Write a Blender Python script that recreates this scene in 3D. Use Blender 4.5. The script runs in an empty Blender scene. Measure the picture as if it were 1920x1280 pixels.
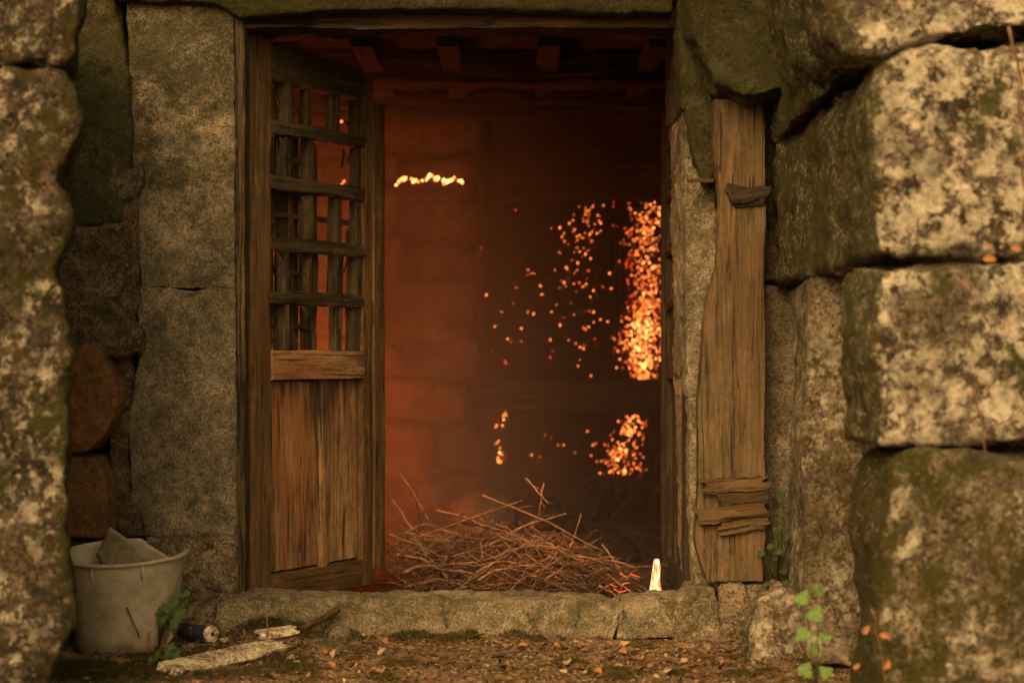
import bpy, bmesh, math, random
from mathutils import Vector, Matrix, Euler, noise
random.seed(7)
R = math.radians
scene = bpy.context.scene
COL = scene.collection

# ------------------------------------------------------------------ camera, sky, sun, exposure
CAM_Y, CAM_Z, FPX = -6.3, 0.81, 3424.0
cam_d = bpy.data.cameras.new('camera'); cam = bpy.data.objects.new('camera', cam_d); COL.objects.link(cam)
cam.location = (0, CAM_Y, CAM_Z); cam.rotation_euler = (R(90), 0, 0)
cam_d.sensor_width = 36; cam_d.lens = 64.2; cam_d.shift_y = 30/1920
cam_d.clip_end = 300; cam_d.clip_start = 0.05
cam_d.dof.use_dof = True; cam_d.dof.focus_distance = 6.4; cam_d.dof.aperture_fstop = 2.0
scene.camera = cam
SUN_EL, SUN_AZ = 40, -22      # azimuth: degrees to the right of straight behind the camera
world = bpy.data.worlds.new('World'); scene.world = world; world.use_nodes = True
wn = world.node_tree.nodes; wl = world.node_tree.links
sky = wn.new('ShaderNodeTexSky'); sky.sky_type = 'NISHITA'; sky.sun_disc = False
sky.sun_elevation = R(SUN_EL); sky.sun_rotation = R(180-SUN_AZ); sky.dust_density = 6; sky.air_density = 1.5
tint = wn.new('ShaderNodeMix'); tint.data_type = 'RGBA'; tint.blend_type = 'MULTIPLY'; tint.inputs[0].default_value = 1
tint.inputs[7].default_value = (1.0, 0.72, 0.37, 1)      # daylight coming through wildfire smoke
bg = wn['Background']; bg.inputs[1].default_value = 0.15
wl.new(sky.outputs[0], tint.inputs[6]); wl.new(tint.outputs[2], bg.inputs[0])
sd = bpy.data.lights.new('sun', 'SUN'); sun = bpy.data.objects.new('sun', sd); COL.objects.link(sun)
sd.energy = 0.8; sd.angle = R(50); sd.color = (1.0, 0.79, 0.52)
sdir = Vector((math.sin(R(SUN_AZ))*math.cos(R(SUN_EL)), -math.cos(R(SUN_AZ))*math.cos(R(SUN_EL)), math.sin(R(SUN_EL))))
sun.rotation_euler = sdir.to_track_quat('Z', 'Y').to_euler(); sun.location = sdir*20
vs = scene.view_settings
vs.view_transform = 'Standard'; vs.look = 'None'; vs.gamma = 1; vs.exposure = 1.05; vs.use_curve_mapping = False
try:
    cy = scene.cycles
    cy.max_bounces = 6; cy.diffuse_bounces = 3; cy.glossy_bounces = 2; cy.volume_bounces = 1; cy.transmission_bounces = 4
    cy.use_denoising = True; cy.sample_clamp_indirect = 6
except Exception: pass

# ------------------------------------------------------------------ helpers
def P(px, py, y):                # a point at depth y seen at photograph pixel px, py
    d = y-CAM_Y
    return Vector(((px-960)*d/FPX, y, CAM_Z-(py-670)*d/FPX))
def PX(px, y): return (px-960)*(y-CAM_Y)/FPX
def PZ(py, y): return CAM_Z-(py-670)*(y-CAM_Y)/FPX
def tag(o, label=None, cat=None, group=None, kind=None):
    if label: o['label'] = label
    if cat: o['category'] = cat
    if group: o['group'] = group
    if kind: o['kind'] = kind
    return o
def empty(name, loc=(0,0,0), label=None, cat=None, group=None, kind=None, rz=0):
    o = bpy.data.objects.new(name, None); COL.objects.link(o); o.location = loc; o.rotation_euler = (0,0,rz)
    o.empty_display_size = .05
    return tag(o, label, cat, group, kind)
def link(name, me, mat=None, parent=None, loc=None, mw=None, smooth=True):
    o = bpy.data.objects.new(name, me); COL.objects.link(o)
    if mat is not None and not me.materials: me.materials.append(mat)
    if smooth and me.polygons: me.polygons.foreach_set('use_smooth', [True]*len(me.polygons))
    if parent is not None:
        o.parent = parent
    if mw is not None: o.matrix_local = mw
    elif loc is not None: o.location = loc
    return o
def mesh_from(name, vs_, fs):
    me = bpy.data.meshes.new(name); me.from_pydata([tuple(v) for v in vs_], [], fs); me.update(); return me
def bm_obj(name, bm, mat, parent=None, loc=None, mw=None, smooth=True):
    me = bpy.data.meshes.new(name); bm.to_mesh(me); bm.free()
    return link(name, me, mat, parent, loc, mw, smooth)
N3 = noise.noise
def fbm(v, o=4):
    s = 0; a = 1; f = 1
    for _ in range(o):
        s += a*N3(v*f); a *= .5; f *= 2.03
    return s
def pl(pts, t):                  # piecewise-linear lookup in a sorted list of (t, value)
    if t <= pts[0][0]: return pts[0][1]
    for (a, va), (b, vb) in zip(pts, pts[1:]):
        if t <= b: return va+(vb-va)*(t-a)/(b-a)
    return pts[-1][1]

# ------------------------------------------------------------------ materials
class NT:
    def __init__(s, name):
        s.m = bpy.data.materials.new(name); s.m.use_nodes = True
        s.t = s.m.node_tree; s.n = s.t.nodes; s.l = s.t.links; s.b = s.n['Principled BSDF']
    def new(s, k, **kw):
        n = s.n.new(k)
        for a, v in kw.items(): setattr(n, a, v)
        return n
    def noise(s, vec, scale, detail=6, rough=.6, dist=0):
        n = s.new('ShaderNodeTexNoise'); n.inputs['Scale'].default_value = scale; n.inputs['Detail'].default_value = detail
        n.inputs['Roughness'].default_value = rough; n.inputs['Distortion'].default_value = dist
        s.l.new(vec, n.inputs['Vector']); return n.outputs['Fac']
    def vor(s, vec, scale, feat='F1', out='Distance', rnd=1):
        n = s.new('ShaderNodeTexVoronoi', feature=feat); n.inputs['Scale'].default_value = scale; n.inputs['Randomness'].default_value = rnd
        s.l.new(vec, n.inputs['Vector']); return n.outputs[out]
    def ramp(s, fac, stops, interp='LINEAR'):
        n = s.new('ShaderNodeValToRGB'); e = n.color_ramp.elements; n.color_ramp.interpolation = interp
        while len(e) < len(stops): e.new(.5)
        for i, (p, c) in enumerate(stops):
            e[i].position = p; e[i].color = (c, c, c, 1) if isinstance(c, (int, float)) else (*c, 1)
        s.l.new(fac, n.inputs[0]); return n.outputs[0]
    def mix(s, fac, a, b, mode='MIX'):
        n = s.new('ShaderNodeMix', data_type='RGBA', blend_type=mode)
        for i, v in ((0, fac), (6, a), (7, b)):
            if hasattr(v, 'is_linked') or hasattr(v, 'links'): s.l.new(v, n.inputs[i])
            elif isinstance(v, (int, float)): n.inputs[i].default_value = v
            else: n.inputs[i].default_value = (*v, 1)
        return n.outputs[2]
    def math(s, op, a, b=0, clamp=False):
        n = s.new('ShaderNodeMath', operation=op); n.use_clamp = clamp
        for i, v in ((0, a), (1, b)):
            if hasattr(v, 'links'): s.l.new(v, n.inputs[i])
            else: n.inputs[i].default_value = v
        return n.outputs[0]
    def bump(s, h, strength, dist, prev=None):
        n = s.new('ShaderNodeBump'); n.inputs['Strength'].default_value = strength; n.inputs['Distance'].default_value = dist
        s.l.new(h, n.inputs['Height'])
        if prev is not None: s.l.new(prev, n.inputs['Normal'])
        return n.outputs[0]
    def out(s, col, rough=.9, nrm=None, spec=.25):
        if hasattr(col, 'links'): s.l.new(col, s.b.inputs['Base Color'])
        else: s.b.inputs['Base Color'].default_value = (*col, 1)
        if hasattr(rough, 'links'): s.l.new(rough, s.b.inputs['Roughness'])
        else: s.b.inputs['Roughness'].default_value = rough
        s.b.inputs['Specular IOR Level'].default_value = spec
        if nrm is not None: s.l.new(nrm, s.b.inputs['Normal'])
        return s.m

def stone_mat(name, dark=(.10,.075,.045), light=(.36,.29,.19), lichen=.35, moss=.4, orange=0., mossdir=None, mosscol=((.030,.026,.006),(.085,.066,.014)), grain=1., green=0., top=0., white=(.68,.62,.48)):
    s = NT(name)
    g = s.new('ShaderNodeNewGeometry'); p = g.outputs['Position']
    base = s.noise(p, 3.5, 5, .6); fine = s.noise(p, 120*grain, 6, .85); mid = s.noise(p, 26, 5, .65)
    f = s.math('ADD', s.math('MULTIPLY', fine, .62), s.math('MULTIPLY', base, .38))
    f = s.math('ADD', s.math('MULTIPLY', mid, .35), s.math('MULTIPLY', f, .65))
    col = s.ramp(f, [(.36, tuple(c*.45 for c in dark)), (.45, dark), (.54, tuple((a+b)/2 for a, b in zip(dark, light))), (.66, light)])
    pt = s.ramp(s.noise(p, 7.5, 6, .7, .5), [(.36, .50), (.5, .92), (.66, 1.28)]); col = s.mix(1, col, pt, 'MULTIPLY')
    # mineral grains
    sp = s.vor(p, 210*grain, out='Color'); spx = s.new('ShaderNodeSeparateColor'); s.l.new(sp, spx.inputs[0])
    col = s.mix(s.ramp(spx.outputs[0], [(.86, 0), (.95, .32)]), col, tuple(min(.8, c*1.5) for c in light))
    col = s.mix(s.ramp(spx.outputs[1], [(.74, 0), (.9, .8)]), col, tuple(c*.35 for c in dark))
    if orange: 
        col = s.mix(s.math('MULTIPLY', s.ramp(s.noise(p, 6, 6, .7), [(.35, 0), (.6, 1)]), orange), col, s.ramp(s.noise(p, 45, 6, .8), [(.35, (.14,.065,.028)), (.65, (.42,.21,.085))]))
    if green:
        col = s.mix(s.math('MULTIPLY', s.ramp(s.noise(p, 4.2, 5, .7), [(.36, .15), (.62, 1)]), green), col, (.062,.070,.028))
    # lichen: pale crusts of two sizes with ragged rims
    w = s.new('ShaderNodeVectorMath', operation='ADD'); nz = s.new('ShaderNodeTexNoise'); nz.inputs['Scale'].default_value = 40
    nz.inputs['Detail'].default_value = 4; s.l.new(p, nz.inputs['Vector'])
    sc_ = s.new('ShaderNodeVectorMath', operation='SCALE'); sc_.inputs['Scale'].default_value = .045
    s.l.new(nz.outputs['Color'], sc_.inputs[0]); s.l.new(p, w.inputs[0]); s.l.new(sc_.outputs[0], w.inputs[1])
    q = w.outputs[0]
    zone = s.noise(q, 3.1, 5, .65)
    li = s.ramp(s.noise(q, 17, 6, .7), [(.60-.20*lichen, 0), (.66-.18*lichen, 1)])
    zi = s.ramp(zone, [(.60-.32*lichen, 0), (.70-.32*lichen, 1)])
    lv = s.ramp(s.vor(q, 34), [(.16+.14*lichen, 1), (.26+.16*lichen, 0)])
    lm = s.math('MULTIPLY', s.math('MAXIMUM', li, s.math('MULTIPLY', lv, .7)), zi, True)
    lcol = s.ramp(s.noise(p, 60, 5, .7), [(.35, tuple(c*.5 for c in white)), (.6, white)])
    col = s.mix(s.math('MULTIPLY', lm, min(1, lichen*1.6)), col, lcol)
    # moss
    mn = s.noise(q, 5.2, 6, .7)
    if mossdir:
        dt = s.new('ShaderNodeVectorMath', operation='DOT_PRODUCT'); dt.inputs[1].default_value = mossdir
        s.l.new(g.outputs['Normal'], dt.inputs[0])
        mn = s.math('ADD', mn, s.math('MULTIPLY', s.math('MAXIMUM', dt.outputs['Value'], -.4), .30))
    if top:  # mask rises with height, darkening the surface towards the top
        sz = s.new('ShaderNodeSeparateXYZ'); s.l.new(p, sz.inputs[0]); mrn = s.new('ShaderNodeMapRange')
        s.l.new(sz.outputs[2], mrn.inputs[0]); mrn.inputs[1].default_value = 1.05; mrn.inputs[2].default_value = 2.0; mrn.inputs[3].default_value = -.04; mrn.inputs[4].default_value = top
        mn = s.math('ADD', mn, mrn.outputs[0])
    mm = s.ramp(mn, [(.66-.28*moss, 0), (.74-.26*moss, 1)])
    mm = s.math('MULTIPLY', mm, s.ramp(s.noise(p, 70, 4, .7), [(.34, .35), (.5, 1)]))
    mcol = s.ramp(s.noise(p, 120, 4, .7), [(.35, mosscol[0]), (.65, mosscol[1])])
    mcol = s.mix(s.ramp(s.noise(p, 2.6, 3), [(.4, 0), (.6, .8)]), mcol, (.050,.058,.012))
    col = s.mix(s.math('MULTIPLY', mm, min(1, moss*2.2)), col, mcol)
    b = s.bump(s.noise(p, 22, 7, .75), .85, .045)
    pit = s.ramp(s.noise(q, 48, 6, .8), [(.30, 0), (.42, 1)])
    col = s.mix(1, col, s.mix(.65, (1,1,1), pit), 'MULTIPLY')
    b = s.bump(fine, .8, .010*(1/grain), b); b = s.bump(pit, .7, .010, b)
    b = s.bump(lm, .5, .004, b)
    b = s.bump(s.math('MULTIPLY', mm, s.noise(p, 140, 3, .7)), .8, .010, b)
    return s.out(col, .92, b, .2)

def wood_mat(name, dark=(.030,.018,.008), mid=(.13,.075,.032), light=(.27,.165,.075), green=0., redd=0., charred=0., z=5.0, bumps=1., stain=0.):
    s = NT(name)
    tc = s.new('ShaderNodeTexCoord'); oi = s.new('ShaderNodeObjectInfo')
    cmb = s.new('ShaderNodeVectorMath', operation='ADD'); k = s.new('ShaderNodeVectorMath', operation='SCALE'); k.inputs['Scale'].default_value = 37
    cx = s.new('ShaderNodeCombineXYZ')
    for i in range(3): s.l.new(oi.outputs['Random'], cx.inputs[i])
    s.l.new(cx.outputs[0], k.inputs[0]); s.l.new(tc.outputs['Object'], cmb.inputs[0]); s.l.new(k.outputs[0], cmb.inputs[1])
    def mp(sx, sz):
        m = s.new('ShaderNodeMapping'); m.inputs['Scale'].default_value = (sx, sx, sz); s.l.new(cmb.outputs[0], m.inputs[0]); return m.outputs[0]
    g1 = s.noise(mp(55, z), 1, 7, .65, .6); g2 = s.noise(mp(170, z*5), 1, 5, .7); bl = s.noise(mp(7, 3), 1, 5, .6)
    f = s.math('ADD', s.math('MULTIPLY', g1, .5), s.math('MULTIPLY', g2, .28)); f = s.math('ADD', f, s.math('MULTIPLY', bl, .34))
    f = s.math('ADD', f, s.math('MULTIPLY', s.math('SUBTRACT', s.noise(mp(60, 40), 1, 5, .75), .5), .28))
    col = s.ramp(f, [(.40, dark), (.56, mid), (.74, light)])
    col = s.mix(s.ramp(s.noise(mp(3.2, 2.6), 1, 5, .65), [(.46, 0), (.64, .8)]), col, tuple(c*.55 for c in mid))
    if redd: col = s.mix(s.math('MULTIPLY', s.ramp(s.noise(mp(6, 2.0), 1, 4), [(.42, 0), (.62, 1)]), redd), col, (.34,.125,.045))
    if green: col = s.mix(s.math('MULTIPLY', s.ramp(s.noise(mp(9, 3.4), 1, 5, .7), [(.42, 0), (.62, 1)]), green), col, (.075,.066,.018))
    st = s.ramp(s.noise(mp(10, 1.2), 1, 5, .7), [(.56, 0), (.70, .75)])
    col = s.mix(st, col, tuple(c*.6 for c in dark))
    if stain:
        sz = s.new('ShaderNodeSeparateXYZ'); s.l.new(tc.outputs['Object'], sz.inputs[0]); mrn = s.new('ShaderNodeMapRange')
        s.l.new(sz.outputs[2], mrn.inputs[0]); mrn.inputs[1].default_value = .30; mrn.inputs[2].default_value = .66; mrn.inputs[3].default_value = -.12; mrn.inputs[4].default_value = .16
        stn = s.ramp(s.math('ADD', s.noise(mp(16, 1.6), 1, 5, .6), mrn.outputs[0]), [(.56, 0), (.68, stain)])
        col = s.mix(stn, col, tuple(c*.7 for c in dark))
    cr = s.ramp(s.noise(mp(42, 1.1), 1, 5, .55, .4), [(.475, 0), (.493, 1), (.507, 1), (.525, 0)])
    cr = s.math('MULTIPLY', cr, s.ramp(s.noise(mp(14, 2.2), 1, 3), [(.45, 0), (.55, 1)]))
    col = s.mix(s.math('MULTIPLY', cr, .8), col, tuple(c*.3 for c in dark))
    if charred: col = s.mix(charred, col, (.012,.009,.007))
    b = s.bump(g1, .6*bumps, .008); b = s.bump(g2, .6*bumps, .003, b); b = s.bump(s.math('SUBTRACT', 1, cr), .8, .006, b)
    return s.out(col, .85, b, .25)

def plain_mat(name, c1, c2, scale=30, rough=.8, bump=.003, spec=.3):
    s = NT(name); g = s.new('ShaderNodeTexCoord'); p = g.outputs['Object']
    n = s.noise(p, scale, 6, .65)
    return s.out(s.ramp(n, [(.35, c1), (.65, c2)]), rough, s.bump(n, .6, bump), spec)
def glow_mat(name, c, k):
    s = NT(name); s.b.inputs['Base Color'].default_value = (.02,.01,.005,1)
    s.b.inputs['Emission Color'].default_value = (*c, 1); s.b.inputs['Emission Strength'].default_value = k
    return s.m

M = {}
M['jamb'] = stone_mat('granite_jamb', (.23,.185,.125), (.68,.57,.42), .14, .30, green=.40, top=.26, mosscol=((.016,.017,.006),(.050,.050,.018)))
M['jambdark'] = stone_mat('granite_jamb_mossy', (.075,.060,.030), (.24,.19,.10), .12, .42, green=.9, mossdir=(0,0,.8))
M['base'] = stone_mat('granite_base', (.16,.12,.075), (.52,.41,.28), .2, .2, mossdir=(0,0,.6), grain=.7)
M['rust'] = stone_mat('iron_stained_granite', (.13,.075,.035), (.33,.20,.10), .05, .12, orange=.75)
M['rough'] = stone_mat('dark_rough_granite', (.10,.073,.042), (.33,.25,.155), .2, .3, grain=.8)
M['right'] = stone_mat('lichen_granite', (.060,.046,.030), (.29,.235,.16), .66, .42, mossdir=(-1,.15,-.1), grain=.55)
M['rightmoss'] = stone_mat('mossy_granite', (.09,.07,.04), (.32,.26,.17), .52, .62, mossdir=(-.6,0,.1), grain=.5)
M['pillar'] = stone_mat('grey_lichen_granite', (.13,.10,.065), (.42,.34,.23), .5, .22, mossdir=(-.5,-.3,.2), grain=.6)
M['left'] = stone_mat('lichen_pillar_granite', (.034,.026,.016), (.17,.13,.08), .40, .56, mossdir=(.9,.2,0), grain=.6)
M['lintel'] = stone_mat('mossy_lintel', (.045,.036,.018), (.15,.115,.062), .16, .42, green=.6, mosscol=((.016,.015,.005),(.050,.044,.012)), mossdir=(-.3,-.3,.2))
M['sill'] = stone_mat('doorstep_granite', (.19,.15,.09), (.58,.48,.33), .30, .22, green=.3, mossdir=(0,-.3,-.2))
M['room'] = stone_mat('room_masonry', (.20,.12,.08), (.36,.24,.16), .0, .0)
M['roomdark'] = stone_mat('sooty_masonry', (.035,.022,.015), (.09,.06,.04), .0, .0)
M['doorw'] = wood_mat('old_door_wood', (.034,.020,.010), (.135,.082,.038), (.31,.20,.10), .35, .15)
M['doorp'] = wood_mat('door_panel_wood', (.075,.048,.025), (.36,.225,.12), (.60,.42,.24), .0, .6, stain=.85)
M['doord'] = wood_mat('weathered_lattice_wood', (.018,.013,.007), (.066,.047,.025), (.19,.135,.075), .3)
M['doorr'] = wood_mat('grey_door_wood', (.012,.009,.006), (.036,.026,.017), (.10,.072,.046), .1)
M['timber'] = wood_mat('big_timber', (.036,.024,.013), (.105,.072,.041), (.20,.143,.085), .40, .08, z=4, bumps=1.5)
M['timberd'] = wood_mat('rotten_dark_timber', (.016,.010,.005), (.055,.032,.015), (.14,.085,.036), .2)
M['knot'] = wood_mat('blackened_knot', (.008,.006,.004), (.025,.017,.010), (.07,.045,.025), .1)
M['block'] = wood_mat('timber_block', (.022,.014,.007), (.070,.047,.022), (.15,.105,.052), .4, .1)
M['beam'] = wood_mat('sooty_beam', (.015,.009,.006), (.040,.024,.015), (.085,.05,.03), 0)
M['char'] = plain_mat('charcoal', (.006,.004,.003), (.022,.014,.010), 60, .9, .01)
M['twig'] = plain_mat('dry_twig_bark', (.13,.060,.034), (.40,.20,.12), 40, .8, .002)
M['twigg'] = plain_mat('grey_twig_bark', (.09,.055,.035), (.26,.17,.105), 40, .8, .002)
M['twigd'] = plain_mat('dark_twig_bark', (.03,.018,.012), (.12,.07,.04), 40, .8, .002)
M['iron'] = plain_mat('rusty_iron', (.03,.014,.008), (.085,.038,.018), 80, .8, .002)
M['web'] = plain_mat('dusty_cobweb', (.14,.11,.07), (.22,.17,.11), 20, 1, 0)
M['ember'] = [glow_mat('ember_red', (1,.10,.014), 1.2), glow_mat('ember_orange', (1,.20,.035), 2.7), glow_mat('ember_yellow', (1,.32,.08), 5.2)]
M['flame'] = glow_mat('flame', (1,.19,.042), 34)
def flame_mat():
    s = NT('white_hot_wood'); tc = s.new('ShaderNodeTexCoord')
    mp = s.new('ShaderNodeMapping'); mp.inputs['Scale'].default_value = (90, 90, 22); s.l.new(tc.outputs['Object'], mp.inputs[0])
    n = s.noise(mp.outputs[0], 1, 5, .7)
    c = s.ramp(n, [(.38, (.30,.035,.004)), (.44, (1,.20,.03)), (.50, (1,.50,.18)), (.57, (1,.78,.52))])
    s.l.new(c, s.b.inputs['Emission Color']); s.b.inputs['Emission Strength'].default_value = .8
    s.b.inputs['Base Color'].default_value = (.1,.05,.02,1)
    return s.m
M['hot'] = flame_mat()
for k in M['ember']: k.cycles.emission_sampling = 'NONE'

# ------------------------------------------------------------------ stones: a rough block, remeshed, rounded and weathered
tex = {}
def ctex(size, depth=3, kind='CLOUDS'):
    k = (size, depth, kind)
    if k not in tex:
        t = bpy.data.textures.new('relief', kind); t.noise_scale = size
        if kind == 'CLOUDS': t.noise_depth = depth
        tex[k] = t
    return tex[k]
def weather(o, vox, smooth=8, big=.03, small=.012, fine=.004, bsize=.22):
    m = o.modifiers.new('remesh', 'REMESH'); m.mode = 'VOXEL'; m.voxel_size = vox; m.use_smooth_shade = True
    m = o.modifiers.new('smooth', 'SMOOTH'); m.factor = .5; m.iterations = smooth
    for s_, a in ((bsize, big), (.055, small), (max(.018, vox*2), fine)):
        if a:
            m = o.modifiers.new('relief', 'DISPLACE'); m.texture = ctex(s_, 4); m.strength = a*2; m.mid_level = .5; m.texture_coords = 'GLOBAL'
def block(name, pts8, mat, parent=None, vox=.012, **kw):
    """pts8: front face (4 points, counter-clockwise seen from the camera) then back face."""
    c = sum((Vector(p) for p in pts8), Vector())/len(pts8); zmin = min(p[2] for p in pts8)
    c.z = zmin if parent is None else c.z
    v = [Vector(p)-c for p in pts8]
    n = len(v)//2
    fs = [tuple(range(n)), tuple(range(2*n-1, n-1, -1))] + [(i, i+n, (i+1) % n+n, (i+1) % n) for i in range(n)]
    me = mesh_from(name, v, fs)
    bm = bmesh.new(); bm.from_mesh(me); bmesh.ops.recalc_face_normals(bm, faces=bm.faces); bm.to_mesh(me); bm.free()
    base = parent.location if parent is not None else Vector()
    o = link(name, me, mat, parent, loc=c-base)
    weather(o, vox, **kw); return o
def outline_stone(name, pxs, y0, y1, mat, parent=None, **kw):
    """stone whose front outline at depth y0 follows photograph points, going straight back to y1."""
    f = [P(a, b, y0) for a, b in pxs]; bk = [Vector((p.x, y1, p.z)) for p in f]
    return block(name, f+bk, mat, parent, **kw)
def box_pts(x0, x1, y0, y1, z0, z1, j=0.):
    r = lambda: random.uniform(-j, j)
    q = lambda x, y, z: Vector((x+r(), y+r(), z+r()))
    return [q(x0,y0,z0), q(x1,y0,z0), q(x1,y0,z1), q(x0,y0,z1), q(x0,y1,z0), q(x1,y1,z0), q(x1,y1,z1), q(x0,y1,z1)]

# ------------------------------------------------------------------ boards with local z along the grain
def board(name, A, B, w, t, normal, mat, parent=None, seg=.02, rough=.0025, left=None, right=None, endjit=.004, seed=None, cup=0, nx=None):
    A, B = Vector(A), Vector(B); L = (B-A).length; zt = (B-A).normalized()
    yt = Vector(normal); yt = (yt-zt*yt.dot(zt)).normalized(); xt = yt.cross(zt)
    mw = Matrix((xt, yt, zt)).transposed().to_4x4(); mw.translation = A
    sd_ = random.random()*100 if seed is None else seed
    nx = nx or max(2, int(w/ .012)); nx = min(nx, 18); nz = max(2, min(160, int(L/seg))); ny = max(2, min(4, int(t/.012)))
    ring = [(i/nx, 0) for i in range(nx)] + [(1, j/ny) for j in range(ny)] + [(1-i/nx, 1) for i in range(nx)] + [(0, 1-j/ny) for j in range(ny)]
    n = len(ring); vs_ = []; fs = []
    for k in range(nz+1):
        z = L*k/nz
        l = left(z/L) if left else -w/2
        r = right(z/L) if right else w/2
        e1 = (.5*N3(Vector((sd_, z*7, 0)))+.45*N3(Vector((sd_, z*45, 2))))*rough*1.3; e2 = (.5*N3(Vector((sd_, z*7, 5)))+.45*N3(Vector((sd_, z*45, 9))))*rough*1.3
        for u, v in ring:
            x = l+e1+(r-l+e2-e1)*u; y = t*(v-.5)
            # rounded arrises
            cu = min(u, 1-u)*(r-l); cv = min(v, 1-v)*t
            if cu < .002 and cv < .002: x += (.5-u)*.004; y += (.5-v)*.004
            dn = fbm(Vector((x*45+sd_, y*45, z*3.0)), 3)*rough
            y += dn*(1 if v > .5 else -1)*(1 if cv < .001 else .3)
            x += dn*(1 if u > .5 else -1)*(1 if cu < .001 else .1)
            zz = z
            if k == 0: zz += endjit*fbm(Vector((x*60, sd_, 3)), 2)
            if k == nz: zz += endjit*fbm(Vector((x*60, sd_, 9)), 2)
            vs_.append((x, y, zz))
    for k in range(nz):
        for i in range(n):
            fs.append((k*n+i, k*n+(i+1) % n, (k+1)*n+(i+1) % n, (k+1)*n+i))
    fs.append(tuple(reversed(range(n)))); fs.append(tuple(nz*n+i for i in range(n)))
    me = mesh_from(name, vs_, fs)
    o = link(name, me, mat, parent, mw=mw, smooth=True)
    me.polygons[len(fs)-1].use_smooth = False; me.polygons[len(fs)-2].use_smooth = False
    try: me.set_sharp_from_angle(angle=R(40))
    except Exception: pass
    return o

def tube_data(pts, radii, sides=6):
    vs_ = []; fs = []; up = Vector((.13, .2, 1)).normalized()
    for i, p in enumerate(pts):
        a = pts[max(0, i-1)]; b = pts[min(len(pts)-1, i+1)]; t = (b-a).normalized()
        u = t.cross(up)
        if u.length < .05: u = t.cross(Vector((1, 0, 0)))
        u.normalize(); w = t.cross(u)
        for k in range(sides):
            an = 2*math.pi*k/sides; vs_.append(p+(u*math.cos(an)+w*math.sin(an))*radii[i])
    for i in range(len(pts)-1):
        for k in range(sides):
            fs.append((i*sides+k, i*sides+(k+1) % sides, (i+1)*sides+(k+1) % sides, (i+1)*sides+k))
    fs.append(tuple(reversed(range(sides)))); fs.append(tuple((len(pts)-1)*sides+k for k in range(sides)))
    return vs_, fs
def join_data(parts):
    V, F = [], []
    for v, f in parts:
        o = len(V); V += v; F += [tuple(i+o for i in t) for t in f]
    return V, F
def tube(name, pts, radii, mat, parent=None, sides=6, base=None):
    pts = [Vector(p) for p in pts]; base = Vector(base) if base is not None else Vector()
    v, f = tube_data([p-base for p in pts], radii, sides)
    return link(name, mesh_from(name, v, f), mat, parent, loc=None if parent is not None else base)

# ------------------------------------------------------------------ ground
def gz(x, y):
    z = -.150 + .022*N3(Vector((x*1.7, y*1.7, 2))) + .010*N3(Vector((x*6, y*6, 7)))
    z += .05*max(0, (-x-.75))*min(1, max(0, y+1.4)) * .4
    z += .055*math.exp(-((x+.78)/.28)**2-((y+.14)/.17)**2)+.035*math.exp(-((x+1.0)/.2)**2-((y+.40)/.16)**2)+.02*math.exp(-((x-.2)/.5)**2-((y+.14)/.10)**2)
    if y < -.9: z -= (-.9-y)*.02
    if x > .75: z += min(.04, (x-.75)*.12)
    if y > -.14 and y < .35: z -= .02
    return z
def axis(lo, hi, fine_lo, fine_hi, step):
    a = []; x = fine_lo
    while x < fine_hi: a.append(x); x += step
    s = step; x = fine_lo; b = []
    while x > lo: s *= 1.35; x -= s; b.append(max(x, lo))
    s = step; x = a[-1]
    while x < hi: s *= 1.35; x += s; a.append(min(x, hi))
    return sorted(b)+a
xs = axis(-90, 90, -1.5, 1.15, .0085); ys = axis(-90, .34, -1.05, -.02, .0085)
V = []; F = []
for y in ys:
    for x in xs:
        z = gz(x, y)
        if -1.6 < x < 1.2 and y > -1.15:
            z += .0060*fbm(Vector((x*38, y*38, 1)), 4)+.004*fbm(Vector((x*120, y*120, 4)), 2)
        V.append((x, y, z))
nxx = len(xs)
for j in range(len(ys)-1):
    for i in range(nxx-1): F.append((j*nxx+i, j*nxx+i+1, (j+1)*nxx+i+1, (j+1)*nxx+i))
def ground_mat():
    s = NT('dirt_and_leaf_litter'); g = s.new('ShaderNodeNewGeometry'); p = g.outputs['Position']
    f = s.math('ADD', s.math('MULTIPLY', s.noise(p, 60, 6, .75), .6), s.math('MULTIPLY', s.noise(p, 7, 4), .4))
    col = s.ramp(f, [(.36, (.035,.024,.013)), (.48, (.115,.080,.046)), (.58, (.24,.17,.10)), (.7, (.42,.32,.20))])
    vc = s.vor(p, 130, out='Color'); sp = s.new('ShaderNodeSeparateColor'); s.l.new(vc, sp.inputs[0])
    col = s.mix(s.ramp(sp.outputs[0], [(.86, 0), (.9, .7)]), col, (.30,.16,.07))
    col = s.mix(s.ramp(sp.outputs[1], [(.93, 0), (.95, .8)]), col, (.45,.38,.26))
    sx = s.new('ShaderNodeSeparateXYZ'); s.l.new(p, sx.inputs[0])
    ms = s.noise(p, 5.5, 6, .7)
    ms = s.math('ADD', ms, s.math('MULTIPLY', s.ramp(sx.outputs[0], [(0, 1), (1, 0)]), 0))
    col = s.mix(s.ramp(ms, [(.55, 0), (.62, .85)]), col, s.ramp(s.noise(p, 130, 3), [(.35, (.022,.022,.005)), (.65, (.075,.065,.014))]))
    b = s.bump(s.noise(p, 70, 6, .75), .8, .012); b = s.bump(s.noise(p, 260, 3), .6, .004, b)
    return s.out(col, .95, b, .15)
M['ground'] = ground_mat()
tag(link('ground', mesh_from('ground', V, F), M['ground']), 'bare brown dirt yard strewn with leaf litter before the doorway', None, None, 'structure')

# ------------------------------------------------------------------ doorway wall (stones are its parts)
wall = empty('doorway_wall', (0, .25, -.2), 'granite block wall around the old open doorway, mossy in places, darker towards the lintel', 'wall')
def ws(pxs, y0, y1, mat, **kw): return outline_stone('stone', pxs, y0, y1, M[mat], wall, **kw)
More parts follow.
